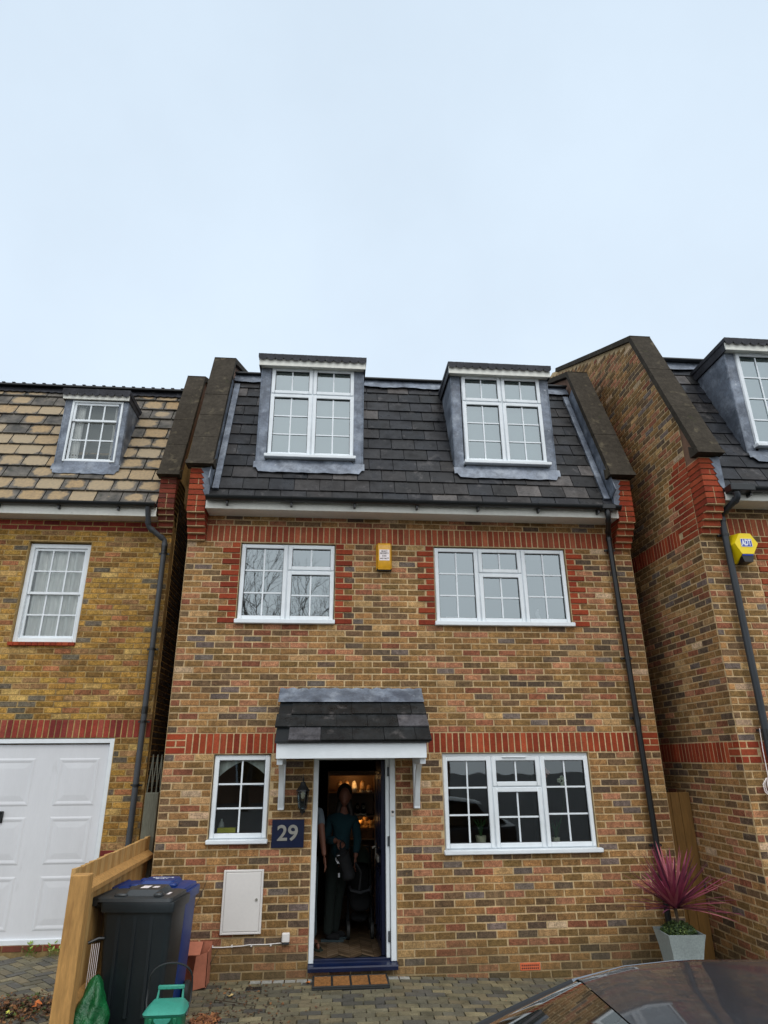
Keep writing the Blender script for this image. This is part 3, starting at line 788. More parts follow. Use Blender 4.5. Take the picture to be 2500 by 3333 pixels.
# upper windows
def trio(x0, x1, d1, d2, z0, z1, zm):
    return [(x0, d1, z0, z1, 2, 3), (d1, d2, zm, z1, 2, 1), (d1, d2, z0, zm, 2, 2), (d2, x1, z0, z1, 2, 3)]
casement_window(H, .684, 1.876, 3.75, 4.735, .03, [(.684, 1.277, 3.75, 4.735, 2, 3), (1.277, 1.876, 4.39, 4.735, 2, 1), (1.277, 1.876, 3.75, 4.39, 2, 2)], sill=(.665, 1.895, 3.695, 3.75))
casement_window(H, 3.173, 4.93, 3.75, 4.735, .03, trio(3.173, 4.93, 3.757, 4.338, 3.75, 4.735, 4.40), sill=(3.15, 4.955, 3.695, 3.75))
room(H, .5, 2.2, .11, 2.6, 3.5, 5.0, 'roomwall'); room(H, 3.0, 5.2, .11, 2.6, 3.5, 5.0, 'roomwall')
# lower windows
casement_window(H, 3.187, 4.945, 1.182, 2.192, .03, trio(3.187, 4.945, 3.766, 4.355, 1.185, 2.165, 1.825), sill=(3.165, 4.985, 1.135, 1.182), glass='glass_low', vent=(3.9, 4.19, 2.15))
casement_window(H, .562, 1.193, 1.325, 2.188, .03, [(.562, 1.193, 1.325, 2.188, 2, 3)], sill=(.545, 1.21, 1.28, 1.325), glass='glass_low')
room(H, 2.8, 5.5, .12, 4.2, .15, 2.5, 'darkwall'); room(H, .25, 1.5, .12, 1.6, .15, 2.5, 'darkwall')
# doorway
df = MB()
df.bbox(1.692, 1.748, .0, .09, .15, 2.19, .005); df.bbox(2.562, 2.624, .0, .09, .15, 2.19, .005); df.bbox(1.748, 2.562, .0, .09, 2.13, 2.19, .005)
df.bbox(2.516, 2.558, .028, .09, .175, 2.13, .004)
DF = df.build('door_frame', 'upvc', H, smooth=True)
for z in (.32, .95+.28, 1.95):
    h = MB(); h.bbox(2.535, 2.56, .012, .03, z, z+.1, .003); h.build('hinge', 'greypipe', DF)
ds = MB(); ds.prism([(-.062, .088), (.12, .088), (.12, .165), (.02, .152), (-.05, .132), (-.062, .12)], 1.69, 2.632, 'x'); ds.bbox(1.75, 2.56, .03, .075, .15, .178, .004); ds.build('threshold', 'navy', H)
dl = MB(); dl.bbox(2.468, 2.512, .075, .93, .185, 2.12, .004)
for (a, b, c, d) in ((.17, .46, 1.15, 2.0), (.54, .83, 1.15, 2.0), (.17, .46, .3, .95), (.54, .83, .3, .95)):
    dl.bbox(2.458, 2.470, a, b, c, c+.03, .003); dl.bbox(2.458, 2.470, a, b, d-.03, d, .003); dl.bbox(2.458, 2.470, a, a+.03, c, d, .003); dl.bbox(2.458, 2.470, b-.03, b, c, d, .003)
D = dl.build('door', 'doorpaint', H, smooth=True)
hh = MB(); hh.bbox(2.448, 2.468, .38, .62, 1.02, 1.09, .006); hh.build('letter_plate', 'steel', D, smooth=True)
hh = MB(); hh.tube([(2.468, .86, 1.13), (2.42, .86, 1.13), (2.42, .76, 1.13)], .01, 8); hh.bbox(2.455, 2.469, .845, .885, 1.0, 1.2, .004); hh.build('door_handle', 'steel', D, smooth=True)
# hallway behind the door
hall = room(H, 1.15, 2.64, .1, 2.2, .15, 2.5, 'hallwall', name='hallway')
pq = MB(); FCc = [A(92, 76, 58), A(106, 88, 68), A(80, 66, 50), A(114, 97, 78)]
for i in range(-30, 40):
    for k in (0, 1):
        for j in range(-4, 16):
            x = 1.0+j*.127*1.0; y = .12+i*.075
            s_ = 1 if j % 2 else -1
            V = [(x, y, 0), (x+.125, y+.125*s_, 0), (x+.125, y+.07+.125*s_, 0), (x, y+.07, 0)]
            if k == 0 and all(.1 < v[1] < 2.2 and 1.15 < v[0] < 2.64 for v in V):
                V = [(a, b, .158) for a, b, _ in V]; pq.add(V, [(0, 1, 2, 3)], random.choice(FCc))
pq.build('parquet_floor', 'floorwood', H)
# canopy over the door
cn = MB(); y0c, z0c, y1c, z1c = -.73, 2.318, .0, 2.90; slc = (z1c-z0c)/(y1c-y0c)
tiles(1.265, 2.955, y0c, z0c, slc, 3, .228, .34, lambda a, b, r: (A(74, 73, 76) if (r == 0 and a < 1.5) or (r == 1 and b > 2.75) else A(36, 38, 39, rnd(.8, 1.25))), cn, off=-.16, lift=.02)
cn.mi = 1; cn.prism([(y0c+.02, z0c-.02), (y0c+.02, z0c), (y1c, z1c), (y1c, z1c-.05)], 1.285, 2.935, 'x')
CN = cn.build('canopy', ['slate', 'black'], H)
c = MB(); c.bbox(1.302, 2.90, -.68, -.655, 2.145, 2.30, .004); c.build('fascia', 'upvc', CN)
c = MB(); c.box(1.302, 2.90, -.654, 0, 2.148, 2.163); c.build('soffit', 'upvc', CN)
c = MB(); c.prism([(-.655, 2.164), (-.655, 2.29), (0, 2.82), (0, 2.164)], 1.303, 1.32, 'x'); c.prism([(-.655, 2.164), (-.655, 2.29), (0, 2.82), (0, 2.164)], 2.882, 2.899, 'x'); c.build('gable_board', 'upvc', CN)
c = MB(); V = []; Fc = []; n = 50
for i in range(n+1):
    x = 1.262+1.694*i/n; V += [(x, -.215, z1c-.215*slc+.030), (x, -.1, z1c-.1*slc+.026), (x, -.03, 2.90), (x, -.010, 2.93+.006*math.sin(i*1.7)+rnd(-.004, .004))]
for i in range(n):
    for k in range(3): Fc.append((4*i+k, 4*i+4+k, 4*i+5+k, 4*i+1+k))
c.add(V, Fc); c.build('lead_flashing', 'lead', CN, smooth='all')
for (a, b) in ((1.305, 1.375), (2.83, 2.90)):
    c = MB(); c.bbox(a, b, -.08, -.003, 1.615, 2.145, .004)
    n = 10; q = []
    for i in range(n+1): t = i/n*math.pi/2; q.append((-.08-.42*(1-math.cos(t)), 1.72+.42*math.sin(t)))
    q2 = [(y-.05*math.cos(i/n*math.pi/2)-.0, z+.05*0-.05*math.sin(i/n*math.pi/2)*0) for i, (y, z) in enumerate(q)]
    c.prism([(-.08, 1.72)]+q[1:]+[(-.56, 2.14)]+[(y-.06, z-.012) for y, z in q[::-1][1:-1]]+[(-.08, 1.64)], a+.008, b-.008, 'y' if 0 else 'x')
    c.bbox(a+.004, b-.004, -.62, -.08, 2.085, 2.144, .004)
    c.build('bracket', 'upvc', CN, smooth=True)
# air brick
ab = MB(); ab.bbox(3.94, 4.162, -.003, .01, .028, .098, .004)
for r_ in (0, 1):
    for i in range(9): ab.mi = 1; ab.box(3.957+i*.0215, 3.969+i*.0215, -.0045, .0, .042+r_*.026, .056+r_*.026)
ab.build('air_brick', [pmat('air_brick_clay', A(196, 98, 62), rough=.8, var=((20, .1),)), 'carblack'], H)

# ================================================================ things fixed to the middle house
t = thing('house_number_sign', (1.425, -.005, 1.235), 'dark blue square plaque with grey number 29 beside the front door', 'sign')
m = MB(); m.bbox(1.252, 1.604, -.022, -.004, 1.235, 1.516, .003); m.build('plaque', 'navy', t)
m = MB(); text_mb(m, '29', 1.425, -.026, 1.375, .215, .012, bold=.004, width=.225); m.build('numerals', 'steel', t)
t = thing('wall_lantern', (1.58, -.01, 1.57), 'black metal carriage lantern on the brick wall left of the door', 'lamp')
m = MB(); m.bbox(1.552, 1.608, -.02, -.001, 1.58, 1.70, .004); m.tube([(1.58, -.02, 1.62), (1.58, -.06, 1.585), (1.58, -.115, 1.59), (1.58, -.125, 1.615)], .008, 8); m.tube([(1.58, -.125, 1.565), (1.58, -.125, 1.62)], [.004, .016], 10); m.build('wall_arm', 'black', t, smooth=True)
m = MB()
def hexring(mb, r0, z0, r1, z1, cx, cy, n=6):
    V = [(cx+r*math.cos(2*math.pi*k/n), cy+r*math.sin(2*math.pi*k/n), z) for r, z in ((r0, z0), (r1, z1)) for k in range(n)]
    mb.add(V, [(k, (k+1) % n, n+(k+1) % n, n+k) for k in range(n)]+[tuple(range(n))[::-1], tuple(range(n, 2*n))])
hexring(m, .03, 1.615, .046, 1.632, 1.58, -.125)
for k in range(6):
    a = 2*math.pi*k/6; m.tube([(1.58+.042*math.cos(a), -.125+.042*math.sin(a), 1.63), (1.58+.066*math.cos(a), -.125+.066*math.sin(a), 1.81)], .005, 6)
m.build('cage', 'black', t, smooth=True)
m = MB(); hexring(m, .076, 1.81, .072, 1.822, 1.58, -.125); hexring(m, .07, 1.822, .034, 1.87, 1.58, -.125); hexring(m, .034, 1.87, .022, 1.905, 1.58, -.125); m.tube([(1.58, -.125, 1.905), (1.58, -.125, 1.925), (1.58, -.125, 1.94), (1.58, -.125, 1.985)], [.006, .014, .007, .002], 8); m.build('lantern_cap', 'black', t, smooth=True)
m = MB(); hexring(m, .036, 1.634, .058, 1.808, 1.58, -.125); m.build('lantern_glass', glass_mat('lantern_glass', (.8, .85, .85), .2), t)
m = MB(); m.ball(1.58, -.125, 1.765, .022, .022, .035); m.build('bulb', 'ceramic', t, smooth='all')
t = thing('meter_box', (.98, 0, .436), 'white wall-mounted meter cabinet with closed door, low on the brick wall', 'meter box')
m = MB(); ring(m, .768, 1.19, .436, 1.032, .022, -.035, -.001, .004); m.box(.788, 1.17, -.02, -.002, .456, 1.012); m.build('cabinet', 'box', t)
m = MB(); m.bbox(.793, 1.165, -.034, -.021, .461, 1.007, .005); mo_ = m.build('cabinet_door', 'box', t)
m = MB(); m.lathe([(.014, 0), (.014, .006), (.006, .007), (.006, .004)], 1.128, .752, 12, 'y', base=-.042); m.build('lock', 'steel', mo_)
t = thing('outdoor_socket', (1.453, 0, .335), 'small white switch box on the wall between meter cabinet and door', 'socket')
m = MB(); m.bbox(1.415, 1.491, -.04, -.001, .335, .375, .006); m.build('back_box', 'greypipe', t)
m = MB(); m.bbox(1.413, 1.493, -.052, -.001, .355, .44, .008); m.build('cover', 'box', t)
m = MB(); m.tube([(.58, -.008, .327), (.8, -.008, .322), (1.0, -.008, .33), (1.08, -.008, .338), (1.25, -.008, .337), (1.41, -.008, .345)], .005, 6)
for x in (.7, .9, 1.1, 1.3): m.box(x-.008, x+.008, -.016, -.002, .322, .342)
tag(m.build('cable', 'box', None, origin=(1, 0, .33)), 'thin white cable clipped along the brick wall to the switch box', 'cable')
t = thing('doorbell', (2.592, 0, 1.53), 'small white doorbell button on the right side of the door frame', 'doorbell')
m = MB(); m.bbox(2.572, 2.612, -.014, -.001, 1.532, 1.60, .006); m.build('case', 'box', t)
m = MB(); m.lathe([(.013, 0), (.013, .004), (.009, .005)], 2.592, 1.578, 16, 'y', base=-.019); m.build('button', 'greypipe', t)
t = thing('alarm_box', (2.51, 0, 4.39), 'old amber alarm box with a printed white sticker between the two upper windows', 'alarm box')
m = MB(); m.prism([(-.003, 4.395), (-.055, 4.398), (-.075, 4.45), (-.075, 4.72), (-.055, 4.752), (-.003, 4.752)], 2.432, 2.592, 'x')
m.prism([(2.41, -.003), (2.432, -.06), (2.592, -.06), (2.614, -.003)], 4.405, 4.745, 'z'); AB = m.build('cover', 'yellow', t, smooth=True)
m = MB(); m.prism([(-.003, 4.392), (-.05, 4.385), (-.058, 4.412), (-.003, 4.412)], 2.418, 2.606, 'x'); m.build('base', 'carblack', t)
m = MB(); m.bbox(2.447, 2.578, -.0775, -.0765, 4.515, 4.66, .0003); st = m.build('sticker', 'sticker', t)
m = MB()
for (s_, z, w) in (('SELECT', 4.636, .08), ('SECURITY', 4.608, .112), ('0181', 4.574, .052), ('443 0677', 4.54, .115)):
    text_mb(m, s_, 2.512, -.0785, z, .028, .0008, width=w, bold=.0006)
m.build('lettering', 'ink', st)

# ================================================================ right house
XR, YR = 6.215, -1.027; ZR2 = 2.07; ZR4 = 4.62
H2 = thing('brick_house', (8, YR, 0), 'brick house on the right with a tall brick gable side and a yellow hexagonal alarm', 'house')
F2 = Wall('F', YR); hs = [(7.10, 8.30, 3.57, 4.615)]
F2.back(XR, 11.5, -.4, 5.2, hs)
quo = []
for k in range(14):
    z = 3.57+k*C_; w = .225 if k % 2 == 0 else .1125
    quo += [(7.10-w, 7.10, z, z+C_), (8.3, 8.3+w, z, z+C_)]
    for (p, q) in ((7.10-w, 7.10), (8.3, 8.3+w)): F2.brick(p+.005, q-.004, z+.005, z+.07, pick(PAL_RED), True, proud=.012 if k % 2 == 0 else 0)
F2.lay(XR, 11.5, -.3, 5.0, PAL_MAIN, hs+quo+[(6, 12, ZR2, ZR2+.225), (6, 12, ZR4, ZR4+.225), (XR, XR+.235, ZR4, 5.3)], zref=ZR2)
F2.lay(XR, XR+.225, ZR2, ZR2+.225, PAL_RED, (), True, zref=ZR2); F2.soldiers(XR+.225, 11.4, ZR2, PAL_RED); F2.soldiers(XR+.235, 11.4, ZR4, PAL_RED_UP)
S2 = Wall('W', XR)
yb0, zb0 = -1.39, 5.59
def glimit(u):
    z = zb0+SL*(u-yb0)-.20
    yt = yb0+math.cos(math.atan(SL))*2.62; zt = zb0+math.sin(math.atan(SL))*2.62
    if u > yt: z = zt+.47*(u-yt)-.12
    return z
sp2 = [(-.807, 6, ZR2, ZR2+.225), (YR, -.807, ZR2, ZR2+.225), (-.63, 6, ZR4, ZR4+.225)]
redsp = []
for k in range(14):
    z = ZR4+k*C_; w = [.42, .34, .45, .36, .5, .34, .42, .56, .4, .5, .36, .45, .36, .3][k]
    redsp.append((YR, YR+w, z, z+C_))
    S2.brick(YR+.005, YR+w*.5-.005, z+.005, z+.07, pick(PAL_RED), True); S2.brick(YR+w*.5+.005, YR+w-.005, z+.005, z+.07, pick(PAL_RED), True)
S2.lay(YR, 4.6, -.3, 10.0, PAL_MAIN, sp2+redsp, zref=ZR2, off=.12, limit=glimit)
S2.lay(YR, -.807, ZR2, ZR2+.225, PAL_RED, (), True, zref=ZR2); S2.soldiers(-.807, 1.6, ZR2, PAL_RED); S2.soldiers(-.60, 2.0, ZR4, PAL_RED)
yt = yb0+math.cos(math.atan(SL))*2.62; zt = zb0+math.sin(math.atan(SL))*2.62
S2.mo.add([(XR+.005, YR, -.4), (XR+.005, 8, -.4), (XR+.005, 8, 9.0), (XR+.005, yt+3.2, zt+1.45), (XR+.005, yt, zt-.02), (XR+.005, YR-.0, zb0+SL*(YR-yb0)-.06)], [(5, 4, 3, 2, 1, 0)])
S2.mo.add([(XR, 8, -.4), (11.5, 8, -.4), (11.5, 8, 8), (XR, 8, 8)], [(3, 2, 1, 0)]); S2.mo.add([(11.5, YR, -.4), (11.5, 8, -.4), (11.5, 8, 8), (11.5, YR, 6)], [(0, 1, 2, 3)])
wall_part([F2, S2], H2)
corbel(H2, XR, XR+.235, YR, ZR4, 5.52, 1, ylow=.3)
pp = MB(); pp.prism([(yb0+.12, 5.2), (yb0+.12, 5.6), (yt+.06, zt-.07), (yt+3.1, zt+1.34), (yt+3.1, 5.2)], XR+.012, XR+.225, 'x'); pp.build('parapet', 'farwall', H2)
coping(H2, XR-.045, XR+.27, yb0, zb0, SL, 2.62, joints=3)
r2 = MB(); tiles(XR+.23, 11.4, -1.32, 5.06, SL, 12, .2265, .33, slate_col, r2, off=.18, lift=.019, gap=.0042); r2.mi = 1
r2.add([(XR+.2, -1.295, 5.06), (11.4, -1.295, 5.06), (11.4, -.165, 5.06+1.13*SL), (XR+.2, -.165, 5.06+1.13*SL), (11.4, 3.2, 8.9), (XR+.2, 3.2, 8.9), (11.4, 8, 7.2), (XR+.2, 8, 7.2)], [(0, 1, 2, 3), (3, 2, 4, 5), (5, 4, 6, 7)])
roof2 = r2.build('roof', ['slate', 'lead_dark'], H2)
m = MB(); yt2 = -1.33+(7.63-5.07)/SL; m.bbox(XR+.26, 11.4, yt2-.12, yt2+.2, 7.625, 7.655, .006); m.build('roof_edge', 'black', roof2)
m = MB(); V = []; Fc = []; n = 40
for i in range(n+1):
    x = XR+.26+5*i/n; zb = 7.46+.012*math.sin(x*9); V += [(x, -1.33+(zb-5.07)/SL-.036, zb), (x, yt2-.03, 7.627)]
for i in range(n): Fc.append((2*i, 2*i+2, 2*i+3, 2*i+1))
m.add(V, Fc); m.build('lead_flashing', 'lead', roof2, smooth='all')
s = MB(); x0 = XR+.135; P = []
for i in range(5): z = 5.51-i*.075; P += [(x0+.012*i, z), (x0+.045+.008*i, z-.06)]
s.prism([(x0+.115, 5.09), (x0+.115, 5.535)]+P, YR-.283, YR-.279, 'y'); s.box(x0+.1, x0+.13, YR-.282, YR, 5.09, 5.53); s.build('lead_tongue', 'lead', roof2)
m = MB(); m.bbox(XR+.235, 11.4, YR-.30, YR-.28, 4.958, 5.085, .003); m.build('fascia', 'paint', H2)
m = MB(); m.box(XR+.235, 11.4, YR-.279, YR+.02, 4.97, 4.982); m.build('soffit', 'paint', H2)
gutter(H2, XR+.25, 11.4, YR-.375, 5.095)
m = MB(); m.bbox(XR+.23, XR+.53, YR-.44, YR-.30, 5.03, 5.12, .01); m.build('gutter_outlet', 'black', H2)
downpipe(H2, [(6.53, YR-.375, 5.05), (6.55, YR-.375, 4.97), (6.485, YR-.085, 4.85), (6.485, YR-.085, -.15)], mat='darkpipe', clips=(4.6, 2.4), joints=(2.4-.05,), r=.038)
dormer(H2, 7.055, 8.52, YR, 5.73, 7.29, -1.33, 5.07, SL, 7.015, 8.55, 7.335, 7.41, 7.225, front=.13)
casement_window(H2, 7.205, 8.38, 5.855, 7.255, YR-.012, [(7.205, 7.79, 6.9, 7.255, 2, 1), (7.79, 8.38, 6.9, 7.255, 2, 1), (7.205, 7.79, 5.855, 6.9, 2, 3), (7.79, 8.38, 5.855, 6.9, 2, 3)] if 0 else
                [(7.205, 7.79, 5.855, 7.255, 2, 4), (7.79, 8.38, 5.855, 7.255, 2, 4)], sill=(7.17, 8.41, 5.805, 5.855), vent=(7.4, 7.6, 7.235))
m = MB(); m.box(7.2, 8.38, YR+.10, YR+.11, 5.84, 7.26); m.build('blind', 'blind', H2)
casement_window(H2, 7.105, 8.295, 3.62, 4.605, YR+.03, [(7.105, 7.7, 3.62, 4.605, 2, 3), (7.7, 8.295, 3.62, 4.605, 2, 3)], sill=(7.08, 8.32, 3.565, 3.62))
room(H2, 6.9, 8.5, YR+.12, YR+2.4, 3.4, 4.9, 'roomwall')
# hexagonal alarm
t = thing('alarm_box', (6.67, YR, 4.3), 'bright yellow hexagonal alarm box with blue and white badge on the right house', 'alarm box')
yA = YR-.17; hexp = [(6.527, 4.47), (6.603, 4.592), (6.738, 4.592), (6.812, 4.47), (6.735, 4.342), (6.592, 4.342)]
hexo = [(6.50, 4.45), (6.585, 4.61), (6.755, 4.61), (6.84, 4.45), (6.755, 4.26), (6.585, 4.26)]
m = MB(); V = [(x, yA, z) for x, z in hexp]+[(x, YR-.03, z) for x, z in hexo]+[(x, YR-.002, z) for x, z in hexo]
m.add(V, [tuple(range(6))[::-1]]+[(i, (i+1) % 6, 6+(i+1) % 6, 6+i) for i in range(6)]+[(6+i, 6+(i+1) % 6, 12+(i+1) % 6, 12+i) for i in range(6)]); m.build('cover', 'adt', t)
m = MB(); m.prism([(6.61, 4.338), (6.718, 4.338), (6.734, 4.31), (6.716, 4.25), (6.612, 4.25), (6.594, 4.31)], yA+.012, YR-.02, 'y'); LB = m.build('lower_lens', 'carblack', t)
m = MB(); m.bbox(6.60, 6.728, yA+.004, yA+.03, 4.322, 4.342, .002); m.build('blue_strobe', 'inkblue', LB)
m = MB(); m.bbox(6.603, 6.733, yA-.004, yA-.001, 4.43, 4.522, .0004); bd = m.build('badge', 'inkblue', t)
m = MB(); text_mb(m, 'ADT', 6.668, yA-.0055, 4.474, .098, .001, width=.118, bold=.004); m.build('lettering', 'inkwhite', bd)
m = MB(); ring(m, 6.600, 6.736, 4.427, 4.525, .004, yA-.005, yA-.001, .0005); m.build('border', 'inkwhite', bd)
# hank of rope hanging from the pipe bracket
t = thing('rope_hank', (6.40, YR-.08, 1.8), 'coiled hank of pale rope hanging by its cord from the downpipe on the right', 'rope')
m = MB()
for i in range(22):
    a = i*.7; r_ = .028+.012*math.sin(i*2.1)
    m.tube([(6.405+r_*math.cos(a)*.5, YR-.09+.02*math.sin(a), 1.93), (6.40+r_*1.6*math.cos(a), YR-.09+.04*math.sin(a), 1.87), (6.415+r_*1.8*math.cos(a), YR-.09+.05*math.sin(a), 1.80), (6.43+r_*.9*math.cos(a), YR-.09+.03*math.sin(a), 1.745)], .005, 5)
m.build('coil', 'sticker', t, smooth=True)
m = MB(); m.tube([(6.44, YR-.06, 2.42), (6.42, YR-.07, 2.2), (6.405, YR-.09, 1.92)], .004, 5); m.build('cord', 'sticker', t)

# ================================================================ left house
XL, YL = -.402, .98; ZL2 = 2.407; ZL4 = 5.16
H3 = thing('brick_house', (-3, YL, 0), 'yellow brick house on the left with a white garage door and worn tan roof tiles', 'house')
F3 = Wall('F', YL); hs = [(-2.39, -1.545, 3.615, 5.02), (-3.4, -.863, .17, 2.407)]
F3.back(-7, XL, -.2, 5.5, hs, depth=.14)
F3.lay(-7, XL, 0, 5.4, PAL_LEFT, [(-2.39, -1.545, 3.58, 5.04), (-3.4, -.863, 0, ZL2), (-8, 0, ZL2, ZL2+.225), (-8, 0, ZL4, 5.4), (-.863, XL, 0, 1.13)], zref=ZL2)
F3.lay(-.863, XL, 0, 1.13, PAL_REDL+[(A(120, 95, 70), 3)], (), True, zref=ZL2)
F3.soldiers(-7, XL-.02, ZL2, PAL_REDL); F3.lay(-7, -.63, ZL4, 5.4, PAL_REDL, (), True, zref=ZL2+.003)
F3.soldiers(-2.39, -1.545, 3.55, PAL_RED, z1=3.615)
F3.lay(-3.4, -.8, .1, .17, PAL_REDL, (), True, zref=.1)
for i in range(11):                                    # tile sill under the sash window
    x = -2.40+i*.078; F3.r.box(x+.003, x+.075, YL-.035, YL+.03, 3.565, 3.61, pick(PAL_RED))
E3 = Wall('E', XL); E3.lay(YL, 3.2, 0, 5.7, [(tuple(v*.55 for v in A(90, 72, 52)), 1), (tuple(v*.5 for v in A(70, 60, 50)), 1)], (), zref=ZL2)  # alley-side bricks darkened: the gap's shade is put into their colour
E3.mo.add([(XL-.005, YL, -.2), (XL-.005, 8, -.2), (XL-.005, 8, 7), (XL-.005, 4.5, 9.0), (XL-.005, YL+.9, 8.0), (XL-.005, YL-.2, 5.7)], [(0, 1, 2, 3, 4, 5)])
E3.mo.add([(-7, 8, -.2), (XL, 8, -.2), (XL, 8, 7), (-7, 8, 7)], [(3, 2, 1, 0)]); E3.mo.add([(-7, YL, -.2), (-7, 8, -.2), (-7, 8, 7), (-7, YL, 6)], [(3, 2, 1, 0)])
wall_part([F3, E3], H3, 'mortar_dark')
corbel(H3, XL-.235, XL, YL, ZL4, 5.95, 1, pal=[(A(112, 56, 44), 3), (A(92, 50, 42), 2)])
for dx in (.07, .2): 
    m = MB(); m.box(XL-.235+dx, XL-.21+dx, YL-.30, YL-.28, 5.955, 5.99); m.build('coping_cramp', 'sticker', H3)
parapet(H3, XL-.225, XL-.012, YL-.36, 5.99, 2.42)
coping(H3, XL-.26, XL+.035, YL-.36, 5.99, SL, 2.42, joints=4)
def worn_col(a, b, r):
    left = a < -2.25
    w = rnd(-.16, .04) if left else rnd(-.08, .22)
    if r < 3: w = rnd(-.16, .14)
    if rnd(0, 1) < (.12 if left else .22): w = .5
    return (max(0, w+.12), .5, rnd(0, .6))
r3 = MB(); tiles(-7, XL-.235, .69, 5.49, SL, 11, .245, .35, worn_col, r3, off=.1, lift=.034, gap=.007); r3.mi = 1
r3.add([(-7, .715, 5.49), (XL-.235, .715, 5.49), (XL-.235, 1.805, 5.49+1.09*SL), (-7, 1.805, 5.49+1.09*SL), (XL-.235, 4.5, 9), (-7, 4.5, 9), (XL-.235, 8, 7), (-7, 8, 7)], [(0, 1, 2, 3), (3, 2, 4, 5), (5, 4, 6, 7)])
roof3 = r3.build('roof', ['worntile', 'lead_dark'], H3)
m = MB(); yt3 = .68+(7.93-5.5)/SL; m.bbox(-7, XL-.24, yt3-.12, yt3+.2, 7.93, 7.965, .006)
for i in range(40): m.box(-7+i*.16, -6.95+i*.16, yt3-.13, yt3-.06, 7.965, 7.975)
m.build('roof_edge', 'black', roof3)
m = MB(); V = []; Fc = []; n = 260
for i in range(n+1):
    x = -6.9+6.25*i/n; zb = 7.84-.022*abs(math.sin(x*26)); V += [(x, .68+(zb-5.5)/SL-.045, zb), (x, yt3-.04, 7.932)]
for i in range(n): Fc.append((2*i, 2*i+2, 2*i+3, 2*i+1))
m.add(V, Fc); m.build('lead_flashing', 'lead_dark', roof3)
m = MB(); m.bbox(-7, XL-.235, YL-.27, YL-.25, 5.33, 5.47, .003); m.build('fascia', 'paint', H3)
m = MB(); m.box(-7, XL-.235, YL-.249, YL+.02, 5.345, 5.357); m.build('soffit', 'paint', H3)
gutter(H3, -7, XL-.25, YL-.325, 5.50)
downpipe(H3, [(-.745, YL-.325, 5.46), (-.742, YL-.2, 5.2), (-.515, YL-.085, 5.04), (-.51, YL-.085, .1)], mat='greypipe', clips=(4.85, 3.52, 2.6, 1.85), joints=(2.74, 4.92), r=.036)
dormer(H3, -2.265, -1.325, YL-.02, 6.19, 7.30, .68, 5.5, SL, -2.30, -1.30, 7.36, 7.45, 7.275, front=.08, scallops=True, apron=True)
def sash_window(house, X0, X1, Z0, Z1, Y, zm, nt_, nb, ft=.045):
    fr = MB(); ring(fr, X0, X1, Z0, Z1, ft, Y-.01, Y+.08); w = fr.build('window', 'paint' if 0 else 'upvc', house, smooth=True)
    gl = MB()
    for (c, d, y, nz) in ((zm-.02, Z1-ft, Y+.012, nt_), (Z0+ft, zm+.02, Y+.036, nb)):
        sa = MB(); ring(sa, X0+ft, X1-ft, c, d, .036, y, y+.03, .003)
        a, b, c, d = X0+ft+.036, X1-ft-.036, c+.036, d-.036
        for i in (1, 2): x = a+(b-a)*i/3; sa.box(x-.010, x+.010, y+.003, y+.027, c, d)
        for i in range(1, nz): z = c+(d-c)*i/nz; sa.box(a, b, y+.0035, y+.0265, z-.010, z+.010)
        sa.build('sash', 'upvc', w, smooth=True)
        gl.add([(a, y+.018, c), (b, y+.018, c), (b, y+.018, d), (a, y+.018, d)], [(0, 1, 2, 3)])
    gl.build('pane', 'glass_old', w); return w
sash_window(H3, -2.385, -1.55, 3.62, 5.0, YL+.075, 4.30, 2, 2, .06)
m = MB(); cloth(-2.33, -1.60, 3.62, 5.0, YL+.175, 6, .022, m, 80, 1); m.build('curtain', 'curtain', H3, smooth='all')
room(H3, -2.6, -1.3, YL+.14, YL+2.2, 3.4, 5.2, 'roomwall')
sash_window(H3, -2.15, -1.40, 6.25, 7.27, YL-.03, 6.945, 1, 2, .03)
m = MB(); m.add([(-2.11, YL+.12, 6.25), (-1.44, YL+.12, 6.25), (-1.44, YL+.12, 7.25), (-2.11, YL+.12, 7.25)], [(0, 1, 2, 3)]); m.build('room_interior', 'roomwall', H3)
for (a, b, s_) in ((-2.12, -1.98, 0), (-1.54, -1.43, 2)):
    m = MB(); cloth(a, b, 6.26, 7.25, YL+.08, 3, .012, m, 20, s_); m.build('curtain', 'curtain', H3, smooth='all')
# garage door
g = MB(); ring(g, -3.4, -.863, .17, 2.40, .055, YL+.01, YL+.10); GF = g.build('garage_door_frame', 'upvc', H3)
g = MB(); gy = YL+.045; g.bbox(-3.34, -.922, gy, gy+.03, .2, 2.33, .004)
def emboss(x0, x1, z0, z1):
    for (a, b, c, d) in ((x0, x1, z0, z1), ):
        V = [(a, gy, c), (b, gy, c), (b, gy, d), (a, gy, d), (a+.018, gy-.006, c+.018), (b-.018, gy-.006, c+.018), (b-.018, gy-.006, d-.018), (a+.018, gy-.006, d-.018),
             (a+.03, gy-.006, c+.03), (b-.03, gy-.006, c+.03), (b-.03, gy-.006, d-.03), (a+.03, gy-.006, d-.03),
             (a+.055, gy-.001, c+.055), (b-.055, gy-.001, c+.055), (b-.055, gy-.001, d-.055), (a+.055, gy-.001, d-.055),
             (a+.12, gy-.006, c+.12), (b-.12, gy-.006, c+.12), (b-.12, gy-.006, d-.12), (a+.12, gy-.006, d-.12)]
        g.add(V, [(q, (q+1) % 4, 4+(q+1) % 4, 4+q) for q in range(4)]+[(4+q, 4+(q+1) % 4, 8+(q+1) % 4, 8+q) for q in range(4)]+[(8+q, 8+(q+1) % 4, 12+(q+1) % 4, 12+q) for q in range(4)]
              + [(12+q, 12+(q+1) % 4, 16+(q+1) % 4, 16+q) for q in range(4)]+[(16, 17, 18, 19)])
